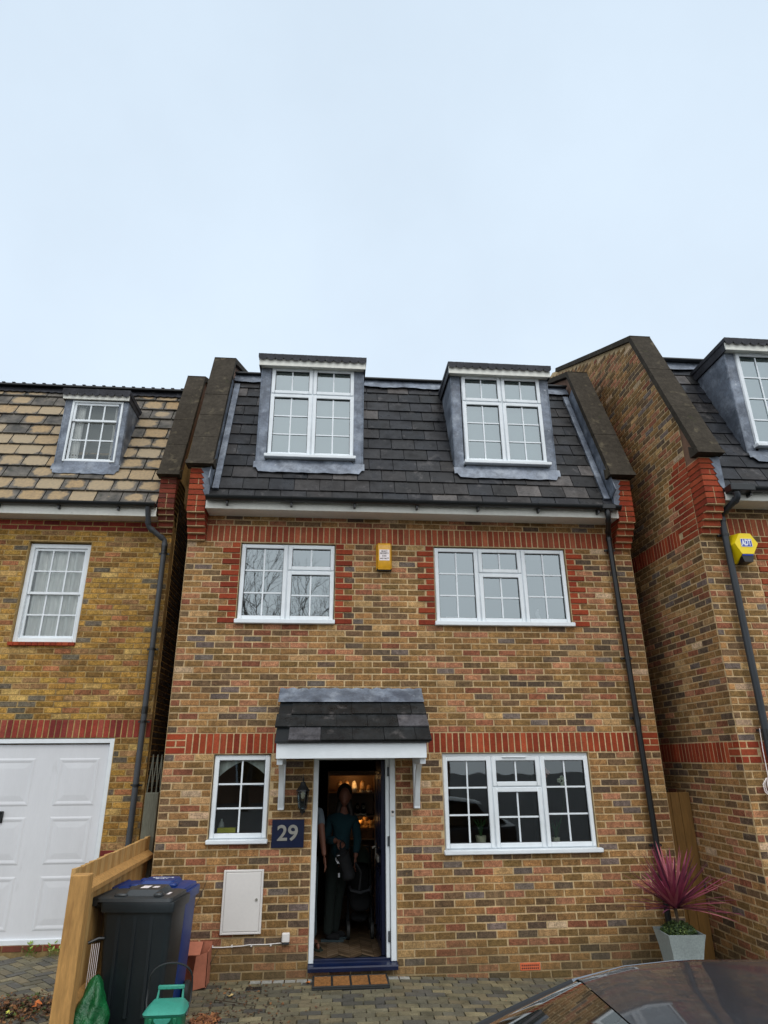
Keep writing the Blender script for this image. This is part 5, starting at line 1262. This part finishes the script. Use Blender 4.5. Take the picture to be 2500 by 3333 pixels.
# ================================================================ bins
def rrect(x0, x1, y0, y1, r_, n=4):
    P = []
    for (cx, cy, a0) in ((x1-r_, y1-r_, 0), (x0+r_, y1-r_, 90), (x0+r_, y0+r_, 180), (x1-r_, y0+r_, 270)):
        for k in range(n+1): a = R(a0+90*k/n); P.append((cx+r_*math.cos(a), cy+r_*math.sin(a)))
    return P
def loft(mb, rings, c=(.5,)*3, cap=True):
    n = len(rings[0]); V = [p for r_ in rings for p in r_]
    Fc = [(i*n+k, i*n+(k+1) % n, (i+1)*n+(k+1) % n, (i+1)*n+k) for i in range(len(rings)-1) for k in range(n)]
    if cap: Fc += [tuple(range(n))[::-1], tuple(range((len(rings)-1)*n, len(rings)*n))]
    mb.add(V, Fc, c)
def wheelie(x0, x1, y0, y1, zr, body, lid, name, label, rot, txt=None, axle='y'):
    """hinge and wheels at the -X end"""
    t = thing(name, ((x0+x1)/2, (y0+y1)/2, gz(0, -1)), label, 'bin')
    cx, cy = (x0+x1)/2, (y0+y1)/2; ca, sa = math.cos(rot), math.sin(rot)
    def T(p): x, y, z = p; return (cx+(x-cx)*ca-(y-cy)*sa, cy+(x-cx)*sa+(y-cy)*ca, z)
    def add(mb): mb.v = [T(p) for p in mb.v]; return mb
    g0 = gz(0, -1.2)+.01
    m = MB(); R_ = []
    for (z, kx, ky) in ((g0+.02, .11, .06), (g0+.05, .10, .05), (.5, .06, .032), (zr-.1, .035, .015), (zr-.07, .03, .012)):
        R_.append([(x, y, z) for x, y in rrect(x0+kx, x1-kx*.55, y0+ky, y1-ky, .05)])
    loft(m, R_)
    for fx in (.28, .5, .72): m.prism([(x0+(x1-x0)*fx-.012, .2), (x0+(x1-x0)*fx+.012, .2), (x0+(x1-x0)*fx+.015, zr-.1), (x0+(x1-x0)*fx-.015, zr-.1)], y0+.014, y0+.06, 'y')
    add(m).build('bin_body', body, t, smooth=True)
    m = MB(); loft(m, [[(x, y, zr-.075) for x, y in rrect(x0+.015, x1, y0, y1, .03)], [(x, y, zr-.02) for x, y in rrect(x0+.01, x1+.005, y0-.004, y1+.004, .03)], [(x, y, zr) for x, y in rrect(x0+.012, x1+.002, y0, y1, .03)]])
    add(m).build('rim', body, t, smooth=True)
    m = MB(); L = []
    for (z, k) in ((zr+.002, -.012), (zr+.028, -.006), (zr+.038, .03)): L.append([(x, y, z) for x, y in rrect(x0-.03+k, x1-.035-k, y0+k+.01, y1-k-.01, .05)])
    xm = x0+(x1-x0)*.30; xm2 = x0+(x1-x0)*.74
    loft(m, L)
    loft(m, [[(x, y, zr+.036) for x, y in rrect(xm-.04, xm2+.03, y0+.06, y1-.06, .04)], [(x, y, zr+.078) for x, y in rrect(xm, xm2, y0+.10, y1-.09, .04)]])
    for s_ in (y0+.035, y1-.105): m.bbox(x0+.1, xm+.02, s_, s_+.07, zr+.03, zr+.058, .012)
    m.bbox(x1-.19, x1-.12, y0+.02, y0+.11, zr+.03, zr+.066, .012)
    LD = add(m).build('lid', lid, t, smooth=True)
    m = MB(); m.tube([(x0-.045, y0+.01, zr+.005), (x0-.045, y1-.01, zr+.005)], .035, 12)
    for y in (y0+.06, y1-.09): m.bbox(x0-.07, x0+.03, y, y+.03, zr-.05, zr+.03, .01)
    add(m).build('handle_bar', body, t, smooth=True)
    for y in ((y0+.015, y1-.045) if axle == 'y' else ()):
        m = MB(); m.lathe([(.03, -.005), (.088, -.005), (.1, .008), (.1, .038), (.088, .05), (.03, .05)], x0+.06, g0+.1, 24, 'y', base=y); add(m).build('wheel', 'rubber', t, smooth=True)
    if axle == 'x':
        for x in (x0+.02, x1-.03):
            m = MB(); m.lathe([(.03, -.005), (.088, -.005), (.1, .008), (.1, .038), (.088, .05), (.03, .05)], y1-.14, g0+.1, 24, 'x', base=x); m.build('wheel', 'rubber', t, smooth=True)
    if txt:
        m = MB()
        for (s_, dy, w) in txt: text_mb(m, s_, (xm+xm2)/2, (y0+y1)/2+dy, zr+.0795, .045, .0015, face='top', width=w)
        add(m).build('lettering', 'inkwhite', LD)
    else:
        m = MB(); m.box(xm+.08, xm+.15, (y0+y1)/2-.05, (y0+y1)/2+.06, zr+.0785, zr+.0795); m.box(xm+.18, xm+.23, (y0+y1)/2-.03, (y0+y1)/2+.04, zr+.0785, zr+.0795); m.box(x1-.115, x1-.09, y0+.13, y0+.22, zr+.0385, zr+.0395); add(m).build('stickers', 'sticker', LD)
    return t
wheelie(-.065, .60, -.99, -.56, 1.0, 'binblue', 'binblue', 'wheelie_bin', 'blue wheelie bin with white lettering on its lid, nearest the house wall', R(-6), txt=(('RECYCLING', .05, .2), ('ONLY', -.005, .12)), axle='x')
wheelie(-.04, .60, -1.53, -1.08, 1.015, 'binblack', 'binlid', 'wheelie_bin', 'black wheelie bin standing in front of the blue one', R(-7))
t = thing('food_caddy', (.67, -1.98, gz(.6, -2)), 'small green food waste caddy with a lighter teal lid in front of the bins', 'bin')
cx, cy, hz = .675, -1.98, .40
m = MB(); loft(m, [[(x, y, gz(.6, -2)) for x, y in rrect(cx-.11, cx+.11, cy-.09, cy+.09, .03)], [(x, y, .30) for x, y in rrect(cx-.135, cx+.135, cy-.11, cy+.11, .035)], [(x, y, .375) for x, y in rrect(cx-.14, cx+.14, cy-.115, cy+.115, .035)]])
for dx in (-.1, .075): m.bbox(cx+dx, cx+dx+.025, cy-.13, cy-.11, .33, .37, .004)
m.build('caddy_body', 'green', t, smooth=True)
m = MB(); loft(m, [[(x, y, .372) for x, y in rrect(cx-.152, cx+.152, cy-.112, cy+.127, .04)], [(x, y, .392) for x, y in rrect(cx-.155, cx+.155, cy-.13, cy+.13, .04)], [(x, y, .402) for x, y in rrect(cx-.145, cx+.145, cy-.115, cy+.12, .04)], [(x, y, .432) for x, y in rrect(cx-.115, cx+.115, cy-.03, cy+.10, .03)]])
q = [(cx+.06*math.cos(a), .37+.0+.035*math.sin(a)) for a in [math.pi+math.pi*i/10 for i in range(11)]]; m.prism(q, cy-.145, cy-.125, 'y')
m.build('lid', 'teal', t, smooth=True)
m = MB(); m.tube([(cx-.095, cy+.09, .42), (cx-.09, cy+.12, .50), (cx+.09, cy+.12, .50), (cx+.095, cy+.09, .42)], .011, 8); m.bbox(cx-.1, cx+.1, cy+.10, cy+.125, .485, .512, .005); m.build('carry_handle', 'teal', t, smooth=True)
m = MB(); P = []
for i in range(15):
    a = math.pi*(1-i/14); P.append((.668+.165*math.cos(a)*(1 if abs(math.cos(a)) > .2 else 1), -1.88, .50+.16*max(0, math.sin(a))**.6))
m.tube([(cx-.145, cy+.02, .34), (.503, -1.9, .42)]+P+[(.833, -1.9, .42), (cx+.145, cy+.02, .34)], .007, 8); m.build('arched_handle', 'black', t, smooth=True)
# terracotta box against the wall
t = thing('cardboard_box', (.52, -.17, gz(.5, -.2)), 'open terracotta coloured box standing against the wall behind the bins', 'box')
g0 = gz(.5, -.2); m = MB(); m.prism([(.555, g0), (.70, g0+.03), (.70, .345), (.585, .31)], -.262, -.256, 'y'); m.prism([(.70, -.262), (.70, -.03), (.694, -.03), (.694, -.262)], g0+.02, .35, 'z'); m.box(.34, .70, -.034, -.028, g0, .385); m.box(.34, .346, -.26, -.03, g0, .36); m.build('box_sides', 'terracotta', t)
m = MB(); m.prism([(-.262, .318), (-.262, .324), (-.10, .40), (-.03, .385), (-.03, .378), (-.10, .393)], .36, .62, 'x'); m.build('flap', 'terracotta', t)
# green bag and rods standing in for the blue bin's handle bar and reflection
m = MB(); V = []; Fc = []; n, k_ = 30, 22
for i in range(k_+1):
    h = i/k_
    for q in range(n):
        a = 2*math.pi*q/n; r_ = (.15*(1-h**2.4)**.7+.012)*(1+.20*math.sin(3*a+4*h)+.13*math.sin(5*a-9*h)+.07*math.sin(11*a+15*h))
        V.append((.055+r_*.72*math.cos(a)-.03*h, -1.72+r_*1.2*math.sin(a)+.12*h, gz(0, -1.7)+.50*h))
for i in range(k_):
    for q in range(n): Fc.append((i*n+q, i*n+(q+1) % n, (i+1)*n+(q+1) % n, (i+1)*n+q))
m.add(V, Fc); tag(m.build('plastic_sack', 'bag', None, smooth='all', origin=(0, -1.6, 0)), 'crumpled green plastic sack between the fence post and the black bin', 'sack')
t = thing('handle_reflection_rods', (-.05, -1.3, 0), 'pale rods and dark grip standing in for a bin handle and its reflection, between the fence and the black bin', 'rack')
m = MB()
for i in range(5): m.tube([(-.075+.012*i, -1.52+.01*i, .28), (-.07+.012*i, -1.52+.01*i, .72)], .003, 5)
m.build('rods', 'sticker', t)
m = MB(); m.tube([(-.1, -1.53, .73), (-.03, -1.5, .755), (.01, -1.48, .75)], .013, 8); m.build('grip', 'black', t, smooth=True)

# ================================================================ door mat
t = thing('door_mat', (2.13, -.2, gz(2, -.2)), 'rubber edged mat with four panels of brown coir strips below the front door', 'doormat')
g0 = gz(2, -.2); m = MB(); m.bbox(1.742, 2.512, -.39, -.035, g0+.003, g0+.018, .003)
ring_ = lambda a, b, c, d: m.bbox(a, b, c, d, g0+.018, g0+.034, .003)
ring_(1.742, 2.512, -.39, -.365); ring_(1.742, 2.512, -.06, -.035)
for x in (1.742, 1.931, 2.119, 2.306, 2.492): ring_(x, x+.02, -.366, -.059)
m.build('rubber_tray', 'rubber', t)
for p in range(4):
    m = MB(); x0 = 1.742+.02+p*.1877
    for r_ in range(8):
        y = -.358+r_*.0375
        m.tube([(x0+.003+.0165*q, y+.012+rnd(-.002, .002), g0+.026+rnd(-.0015, .0015)) for q in range(11)], .0115, 6)
    m.build('coir_panel', 'coir', t, smooth=True)

t = thing('drain_grate', (1.165, -.26, gz(1, -.26)), 'small black slotted drain cover set in the paving left of the door mat', 'drain')
m = MB(); g0 = gz(1.1, -.26); m.bbox(1.09, 1.245, -.32, -.21, g0-.01, g0+.006, .002); m.build('grate_frame', 'carblack', t)
m = MB()
for i in range(7): m.bbox(1.10+i*.02, 1.11+i*.02, -.31, -.22, g0+.0055, g0+.009, .001)
m.build('bars', 'rubber', t)
# ================================================================ potted cordyline
px, py = 5.52, -.46; g0 = gz(px, py)
t = thing('planter', (px, py, g0), 'square flared grey planter standing at the right corner of the house', 'planter')
m = MB(); an = R(-3)
def rot4(h, z, k=1): return [(px+(x*math.cos(an)-y*math.sin(an)), py+(x*math.sin(an)+y*math.cos(an)), z) for x, y in ((h, h), (-h, h), (-h, -h), (h, -h))]
prof = [(0, .128), (.1, .130), (.2, .136), (.3, .147), (.4, .162), (.5, .180), (.555, .193), (.555, .181), (.51, .172)]
m.add([v for (z, h) in prof for v in rot4(h, g0+z)], [(i*4+k, i*4+(k+1) % 4, (i+1)*4+(k+1) % 4, (i+1)*4+k) for i in range(len(prof)-1) for k in range(4)]+[(3, 2, 1, 0)])
m.build('pot', 'zinc', t)
m = MB(); m.add(rot4(.170, g0+.505), [(0, 1, 2, 3)]); m.build('soil', 'grit', t)
zc = g0+.77
t2 = thing('cordyline_plant', (px, py, g0+.455), 'spiky purple cordyline with a burst of sword-shaped leaves in the grey planter', 'plant')
m = MB(); m.tube([(px, py, g0+.50), (px+.01, py, g0+.62), (px+.0, py, zc)], [.016, .015, .02], 8); m.build('stem', 'bark', t2, smooth=True)
m = MB()
for i in range(125):
    az = i*2.39996; el = R(rnd(-4, 62)) if i > 50 else R(rnd(25, 82)); L = rnd(.50, .70)
    d = Vector((math.cos(az)*math.cos(el), math.sin(az)*math.cos(el), math.sin(el)))
    if d.y > .3: L *= .7
    sd = Vector((-math.sin(az), math.cos(az), 0)); p = Vector((px, py, zc-.03+rnd(0, .05))); V = []; droop = rnd(.02, .2)*(1-math.sin(el)*.8)
    c0 = random.choice([A(134, 58, 84), A(108, 46, 74), A(156, 78, 96), A(80, 36, 60), A(170, 98, 110)])
    n = 7
    for k in range(n+1):
        s_ = k/n; w = .021*(1-s_)**.6*(.5+1.2*min(s_*3, 1)*.5)+.0008
        q = p+d*L*s_+Vector((0, 0, -droop*L*s_*s_*.8)); V += [tuple(q-sd*w), tuple(q+Vector((0, 0, -.003))), tuple(q+sd*w)]
    m.add(V, [(3*k+j, 3*k+j+1, 3*k+j+4, 3*k+j+3) for k in range(n) for j in (0, 1)], c0)
m.build('leaves', 'purple', t2)
def sprigs(mb, cx, cy, cz, rx, ry, h, n, cols, lf=.018, ang=0):
    for i in range(n):
        a, r_ = rnd(0, 6.28), math.sqrt(rnd(0, 1)); x, y = r_*rx*math.cos(a), r_*ry*math.sin(a)
        x, y = cx+x*math.cos(ang)-y*math.sin(ang), cy+x*math.sin(ang)+y*math.cos(ang)
        z = cz+rnd(0, h)*(1-.5*r_*r_)
        d = Vector((rnd(-1, 1), rnd(-1, 1), rnd(-.2, 1.2))).normalized(); s_ = d.orthogonal().normalized()*lf*.4; p = Vector((x, y, z)); L = lf*rnd(.7, 1.5)
        mb.add([tuple(p), tuple(p+d*L*.5+s_), tuple(p+d*L), tuple(p+d*L*.5-s_)], [(0, 1, 2, 3)], random.choice(cols))
t3 = MB(); sprigs(t3, px, py, g0+.50, .165, .165, .14, 2600, [A(52, 72, 40), A(70, 90, 48), A(40, 58, 34), A(92, 108, 58)], .022, an)
tag(t3.build('shrub', 'leafgreen', None, origin=(px, py, g0+.45)), 'low bushy green underplanting filling the grey planter around the stem', 'plant')

# ================================================================ weeds, leaves, twigs
def leaf(mb, x, y, z, s_, c, tilt=.3):
    a = rnd(0, 6.28); n = Vector((rnd(-tilt, tilt), rnd(-tilt, tilt), 1)).normalized(); u = n.orthogonal().normalized(); u = Matrix.Rotation(a, 3, n) @ u; w = n.cross(u)
    V = [Vector((x, y, z))]; lob = [(1, 0), (.45, .25), (.6, .7), (.2, .45), (-.1, .75), (-.25, .3), (-.7, .1), (-.25, -.3), (-.1, -.75), (.2, -.45), (.6, -.7), (.45, -.25)]
    for (p, q) in lob: V.append(Vector((x, y, z))+u*p*s_+w*q*s_+n*rnd(-.25, .35)*s_)
    mb.add([tuple(v) for v in V], [(0, i, i % 12+1) for i in range(1, 13)], c)
LC = [A(92, 66, 44), A(70, 54, 40), A(116, 76, 44), A(60, 48, 38), A(84, 62, 50), A(130, 92, 56)]
m = MB()
for i in range(1500):
    u = rnd(0, 1); x = -1.35+1.15*u+random.gauss(0, .09); y = -.62+.58*u*0+random.gauss(0, .16)-(.35*(1-u))+rnd(-.05, .25)*u
    if x > -.17: continue
    leaf(m, x, y, gz(x, y)+.008+rnd(0, .035), rnd(.012, .032), random.choice(LC+[A(64, 74, 36), A(80, 92, 44)] if rnd(0, 1) < .35 else LC), .7)
for i in range(260):
    x, y = rnd(.75, 1.2)+rnd(-.2, .9)*rnd(0, 1), -rnd(.15, 1.3); leaf(m, x, y, gz(x, y)+.006, rnd(.008, .022), random.choice(LC), .4)
for i in range(120): x, y = rnd(1, 5), -rnd(.2, 2.2); leaf(m, x, y, gz(x, y)+.005, rnd(.006, .013), random.choice(LC), .3)
for i in range(120): x, y = rnd(.72, .95), -rnd(.95, 1.2); leaf(m, x, y, gz(x, y)+.008+rnd(0, .02), rnd(.015, .035), random.choice([A(150, 100, 60), A(120, 76, 50)]), .6)
tag(m.build('leaf_litter', 'deadleaf'), None, None, kind='stuff')
for (x, y, s_, c, l) in ((-.72, -.72, .065, A(190, 105, 50), 'large orange-brown fallen leaf on the leaf pile left of the fence'), (1.70, -.16, .04, A(205, 120, 50), 'orange fallen leaf lying against the left corner of the door mat'),
                         (-.86, -.93, .04, A(205, 205, 90), 'yellow-green fallen leaf near the front of the leaf pile'), (-.5, -.42, .04, A(225, 225, 220), 'white scrap of paper on the leaf pile beside the fence'), (.96, -.47, .045, A(190, 165, 110), 'pale curled leaf on the paving right of the terracotta box')):
    m = MB(); leaf(m, x, y, gz(x, y)+.045 if x < 0 else gz(x, y)+.01, s_, c, .2); tag(m.build('fallen_leaf' if 'leaf' in l[:26] else 'paper_scrap', 'deadleaf', None, origin=(x, y, gz(x, y))), l, 'leaf' if 'leaf' in l[:26] else 'litter')
for (x, l) in ((-1.45, 'leafy green weed at the foot of the garage door, left of the pair'), (-1.20, 'leafy green weed at the foot of the garage door, closer to the fence')):
    m = MB()
    for k in range(16):
        a = rnd(0, 6.28); h = rnd(.03, .12); bx_, by_ = x+rnd(-.05, .05), YL-.06+rnd(-.03, .01); z = gz(x, .9)
        d = Vector((.5*math.cos(a), .5*math.sin(a)-.2, 1)).normalized(); p = Vector((bx_, by_, z)); w = Vector((1, .2, 0))*.013; q = p+d*h
        m.add([tuple(p-w*.1), tuple(p+w*.1), tuple(q+w*.1), tuple(q-w*.1)], [(0, 1, 2, 3)], A(90, 110, 50))
        e_ = d+Vector((.4*math.cos(a), .4*math.sin(a), -.2)); m.add([tuple(q), tuple(q+e_*.022+w), tuple(q+e_*.05), tuple(q+e_*.022-w)], [(0, 1, 2, 3)], random.choice([A(110, 135, 58), A(135, 155, 70)]))
    tag(m.build('weed', 'leafgreen', None, origin=(x, YL-.05, gz(x, .9))), l, 'weed', 'weeds by the garage')
for (pts, l) in (([(.42, -.10, .45), (.47, -.06, .66), (.545, -.05, .80), (.609, -.04, .99)], 'thin dry stem leaning on the wall above the blue bin'), ([(.66, -.1, .02), (.70, -.07, .2), (.775, -.06, .33)], 'short dry stem against the wall right of the terracotta box'),
                 ([(.85, -.60, .04), (1.05, -.72, .05), (1.25, -.80, .04)], 'dark twig lying on the paving right of the bins')):
    m = MB(); m.tube(pts, [.005]*(len(pts)-1)+[.002], 6); tag(m.build('twig', 'bark', None, origin=pts[0]), l, 'twig')
m = MB(); sprigs(m, 5.25, -.04, gz(5.2, 0), .12, .04, .06, 160, [A(60, 80, 44), A(84, 98, 52)], .02); tag(m.build('weed', 'leafgreen', None, origin=(5.25, -.04, 0)), 'tuft of small green weeds at the wall foot left of the planter', 'weed')

# ================================================================ parked car
CY = -5.84
CAR = thing('parked_car', (3.6, CY, gz(3.6, -5.9)), 'dark glossy parked car in the foreground, only its roof and windscreen in view', 'car')
gc = gz(3.6, -5.9)
def cs(x):
    """body section at x: list of (half width, z) from sill to shoulder"""
    front = max(0, (1.6-x)/.45); rear = max(0, (x-5.15)/.35)
    w = .87-.10*front*front-.06*rear*rear
    zt = .93 if x > 1.95 else .93-.16*((1.95-x)/.8)**1.6
    if x > 4.9: zt = .95
    return w, zt
m = MB(); xs_ = [1.15, 1.2, 1.35, 1.6, 1.95, 2.4, 3.0, 3.6, 4.2, 4.8, 5.15, 5.35, 5.42]; Rg = []
for x in xs_:
    w, zt = cs(x); lo = .22 if 1.3 < x < 5.3 else .32
    half = [(w-.08, lo+gc), (w-.01, lo+.1+gc), (w+.0, .55+gc), (w-.02, .75+gc), (w-.06, zt-.03), (w-.16, zt), (0, zt+.02)]
    ring_pts = [(x, CY+a, z) for a, z in half]+[(x, CY-a, z) for a, z in half[::-1][1:]]
    Rg.append(ring_pts)
loft(m, Rg); m.build('body', 'carpaint', CAR, smooth=True)
def roofz(x, y):
    t_ = (y-CY)/.60; prof_ = [(2.66, 1.428), (2.75, 1.445), (2.91, 1.476), (3.14, 1.490), (3.5, 1.482), (4.0, 1.458), (4.6, 1.40), (4.85, 1.35)]
    for (a, za), (b_, zb) in zip(prof_, prof_[1:]):
        if x <= b_ or b_ == 4.85: break
    k = (x-a)/(b_-a); z = za+(zb-za)*k
    return z-.028*t_*t_-.03*max(0, abs(t_)-.85)/.15*1.0
m = MB(); nx, ny = 24, 18; V = []
for i in range(nx+1):
    for j in range(ny+1):
        y = CY+1.2*(j/ny-.5); bow = -.035*(1-((y-CY)/.6)**2) if i == 0 else 0
        x = 2.735+(4.85-2.735)*i/nx; bow = -.035*(1-((y-CY)/.6)**2)*(1-i/nx)
        V.append((x+bow, y, roofz(x, y)))
o = len(V)
m.add(V, [(i*(ny+1)+j, (i+1)*(ny+1)+j, (i+1)*(ny+1)+j+1, i*(ny+1)+j+1) for i in range(nx) for j in range(ny)]); m.build('roof', 'carpaint', CAR, smooth='all')
m = MB(); V = []
for i in range(9):
    s_ = i/8
    for j in range(ny+1):
        u = j/ny*2-1; x = 2.735-.035*(1-u*u)-(1.02)*s_-.10*(1-u*u)*s_; hw = .60+.10*s_; z = roofz(2.735, CY+.6*u)*(1-s_)+(.945-.03*u*u)*s_+.035*math.sin(s_*math.pi)
        V.append((x, CY+hw*u, z-.004))
m.add(V, [(i*(ny+1)+j, i*(ny+1)+j+1, (i+1)*(ny+1)+j+1, (i+1)*(ny+1)+j) for i in range(8) for j in range(ny)]); m.build('windscreen', 'carglass', CAR, smooth='all')
for sg, nm in ((1, 1), (-1, 1)):
    m = MB(); P = []
    for i in range(9): s_ = i/8; P.append((2.735-1.02*s_, CY+sg*(.60+.10*s_), roofz(2.735, CY+.6)*(1-s_)+.915*s_+.035*math.sin(s_*math.pi)))
    m.tube(P, .012, 8); m.build('windscreen_pillar', 'carblack', CAR, smooth=True)
    m = MB(); m.tube([(2.735+.2*i, CY+sg*.605, roofz(min(2.735+.2*i, 4.85), CY+.6)-.004) for i in range(11)], .014, 8); m.build('roof_rail', 'carrail', CAR, smooth=True)
    m = MB(); m.add([(2.72, CY+sg*.61, 1.36), (4.75, CY+sg*.60, 1.30), (5.05, CY+sg*.72, .96), (1.9, CY+sg*.72, .95)], [(0, 1, 2, 3)]); m.build('side_window', 'carglass', CAR)
    for x in (1.95, 4.6):
        m = MB(); m.lathe([(.12, -.09), (.31, -.1), (.325, -.08), (.325, .08), (.31, .1), (.2, .1), (.18, .07), (.05, .07)], x, gc+.325, 28, 'y', base=CY+sg*.78) if sg > 0 else m.lathe([(.05, -.07), (.18, -.07), (.2, -.1), (.31, -.1), (.325, -.08), (.325, .08), (.31, .1), (.12, .09)], x, gc+.325, 28, 'y', base=CY+sg*.78); m.build('wheel', 'rubber', CAR, smooth=True)
    m = MB(); m.ball(1.22, CY+sg*.6, .72, .07, .16, .07); m.build('headlight', 'headlight', CAR, smooth='all')
    m = MB(); m.ball(5.40, CY+sg*.68, .82, .05, .10, .08); m.build('tail_light', 'redlens', CAR, smooth='all')
    m = MB(); m.ball(2.25, CY+sg*.9, 1.0, .07, .11, .065); m.build('wing_mirror', 'carpaint', CAR, smooth='all')
m = MB(); m.add([(4.85, CY-.58, 1.285), (4.85, CY+.58, 1.285), (5.3, CY+.66, .96), (5.3, CY-.66, .96)], [(0, 1, 2, 3)]); m.build('rear_window', 'carglass', CAR)
# under the glass: dark cabin
m = MB(); m.box(2.3, 4.9, CY-.62, CY+.62, .6, 1.0); m.build('cabin', 'carblack', CAR)

# ================================================================ across the street (mirrored in the glass)
O = thing('brick_house', (1, -26, 0), 'brick house with a gabled roof on the far side of the street behind the camera', 'house')
m = MB(); m.prism([(-5, 0), (8, 0), (8, 3.0), (1.5, 6.4), (-5, 3.0)], -26, -34, 'y'); m.build('wall', 'farwall', O)
m = MB(); m.prism([(-5.3, 2.95), (1.5, 6.5), (8.3, 2.95), (8.3, 2.75), (1.5, 6.3), (-5.3, 2.75)], -25.6, -34.2, 'y'); m.build('roof', 'fartile', O)
for (x, z, w, h) in ((-2.5, .9, 1.8, 1.3), (3.8, .9, 1.8, 1.3), (.8, 3.4, 1.4, 1.2)):
    m = MB(); ring(m, x, x+w, z, z+h, .08, -25.98, -25.9); q = m.build('window', 'upvc', O); m = MB(); m.box(x+.08, x+w-.08, -25.99, -25.97, z+.08, z+h-.08); m.build('pane', 'carglass', q)
def bare_tree(x, y, H_, seed, label):
    rg_ = random.Random(seed); t = thing('bare_tree', (x, y, 0), label, 'tree', 'bare trees across the street'); mb = MB(); tw = MB()
    def grow(p, d, L, r_, lev):
        pts = [p]; q = p.copy(); dd = d.copy()
        for k in range(4): dd = (dd+Vector((rg_.uniform(-.18, .18), rg_.uniform(-.18, .18), rg_.uniform(-.05, .12)))).normalized(); q = q+dd*L/4; pts.append(q.copy())
        (mb if lev == 0 else tw).tube(pts, [r_*(1-.11*k) for k in range(5)], 7 if lev < 2 else 4)
        if lev < 5:
            for k in range(3 if lev < 3 else 3):
                s_ = rg_.uniform(.45, 1); o_ = pts[min(4, int(s_*4)+1)]; a = rg_.uniform(0, 6.28); sp = rg_.uniform(.35, .85)
                nd = (dd+(dd.orthogonal().normalized() @ Matrix.Rotation(a, 3, dd))*sp*1.3).normalized(); grow(o_, nd, L*rg_.uniform(.6, .8), r_*.52, lev+1)
            grow(pts[-1], dd, L*.72, r_*.55, lev+1)
    grow(Vector((x, y, 0)), Vector((0, 0, 1)), H_*.26, .15, 0)
    mb.build('trunk', 'bark', t, smooth=True); tw.build('branches', 'bark', t)
bare_tree(-1.3, -20, 15.5, 5, 'tall leafless tree across the street, opposite the left window')
bare_tree(-6.5, -21, 9, 9, 'leafless tree across the street, further left')

# ================================================================ light, sky, camera
w = bpy.data.worlds.new('World'); sc.world = w; w.use_nodes = True; nt = w.node_tree; nt.nodes.clear()
out = node(nt, 'ShaderNodeOutputWorld'); bg = node(nt, 'ShaderNodeBackground'); nt.links.new(bg.outputs[0], out.inputs[0])
SUN_EL, SUN_AZ = R(56), R(200)
sky = node(nt, 'ShaderNodeTexSky', sky_type='NISHITA'); sky.sun_disc = False; sky.sun_elevation = SUN_EL; sky.sun_rotation = SUN_AZ; sky.dust_density = 3
tc = node(nt, 'ShaderNodeTexCoord'); sx = node(nt, 'ShaderNodeSeparateXYZ'); nt.links.new(tc.outputs['Generated'], sx.inputs[0])
back = maprange(nt, sx.outputs[1], .35, -.9, 0, 1)          # cloud layer is thinner and brighter on the sun's side
cl = maprange(nt, noise_n(nt, tc.outputs['Generated'], 2.1, 5, .55), .3, .7, -1, 1)
up = maprange(nt, sx.outputs[2], .1, .95, 0, 1)
c1 = mixc(nt, up, (8.3, 9.6, 11.0), (7.2, 8.5, 9.8))
c2 = mixc(nt, back, c1, mixc(nt, up, (11.5, 12.0, 12.4), (16.5, 16.9, 17.2)))
cm = node(nt, 'ShaderNodeMath', operation='MULTIPLY_ADD'); nt.links.new(cl, cm.inputs[0]); cm.inputs[1].default_value = .05; cm.inputs[2].default_value = 1
vm = node(nt, 'ShaderNodeVectorMath', operation='SCALE'); nt.links.new(c2, vm.inputs[0]); nt.links.new(cm.outputs[0], vm.inputs['Scale'])
mixsky = mixc(nt, .88, sky.outputs[0], vm.outputs[0])
nt.links.new(mixsky, bg.inputs[0]); bg.inputs[1].default_value = .1
sl = bpy.data.lights.new('sun', 'SUN'); sl.energy = 1.0; sl.angle = R(25); sl.color = (1, .97, .92)
so = bpy.data.objects.new('sun', sl); col.objects.link(so)
# direction towards the sun: behind the camera, slightly right
sd = Vector((math.cos(SUN_EL)*.30, -math.cos(SUN_EL)*.95, math.sin(SUN_EL))).normalized()
so.rotation_euler = sd.to_track_quat('Z', 'Y').to_euler()
# warm light of the shelf's strip lamp, and a weaker point light lower down
for (nm, loc, e_, sz) in (('shelf_light', (2.2, 1.545, 1.935), .8, .05), ('shelf_light', (2.3, 1.53, 1.40), .3, .03)):
    l = bpy.data.lights.new(nm, 'POINT'); l.energy = e_; l.color = (1, .55, .2); l.shadow_soft_size = sz; lo = bpy.data.objects.new(nm, l); lo.location = loc; col.objects.link(lo)

cd = bpy.data.cameras.new('camera'); cam = bpy.data.objects.new('camera', cd); col.objects.link(cam); sc.camera = cam
cd.sensor_fit = 'VERTICAL'; cd.sensor_height = 24; cd.lens = 24*2087.4/3333; cd.clip_end = 500; cd.clip_start = .05
p, yw, rl = R(20.97347), R(4.9999), R(-.36469)
f = Vector((math.sin(yw)*math.cos(p), math.cos(yw)*math.cos(p), math.sin(p))); r0 = Vector((math.cos(yw), -math.sin(yw), 0)); u0 = r0.cross(f)
r1 = r0*math.cos(rl)+u0*math.sin(rl); u1 = -r0*math.sin(rl)+u0*math.cos(rl)
mt = Matrix((r1, u1, -f)).transposed().to_4x4(); mt.translation = Vector((1.82082, -7.95338, 2.14898)); cam.matrix_world = mt

sc.render.engine = 'CYCLES'
sc.view_settings.view_transform = 'Standard'; sc.view_settings.look = 'None'; sc.view_settings.exposure = .07; sc.view_settings.gamma = 1
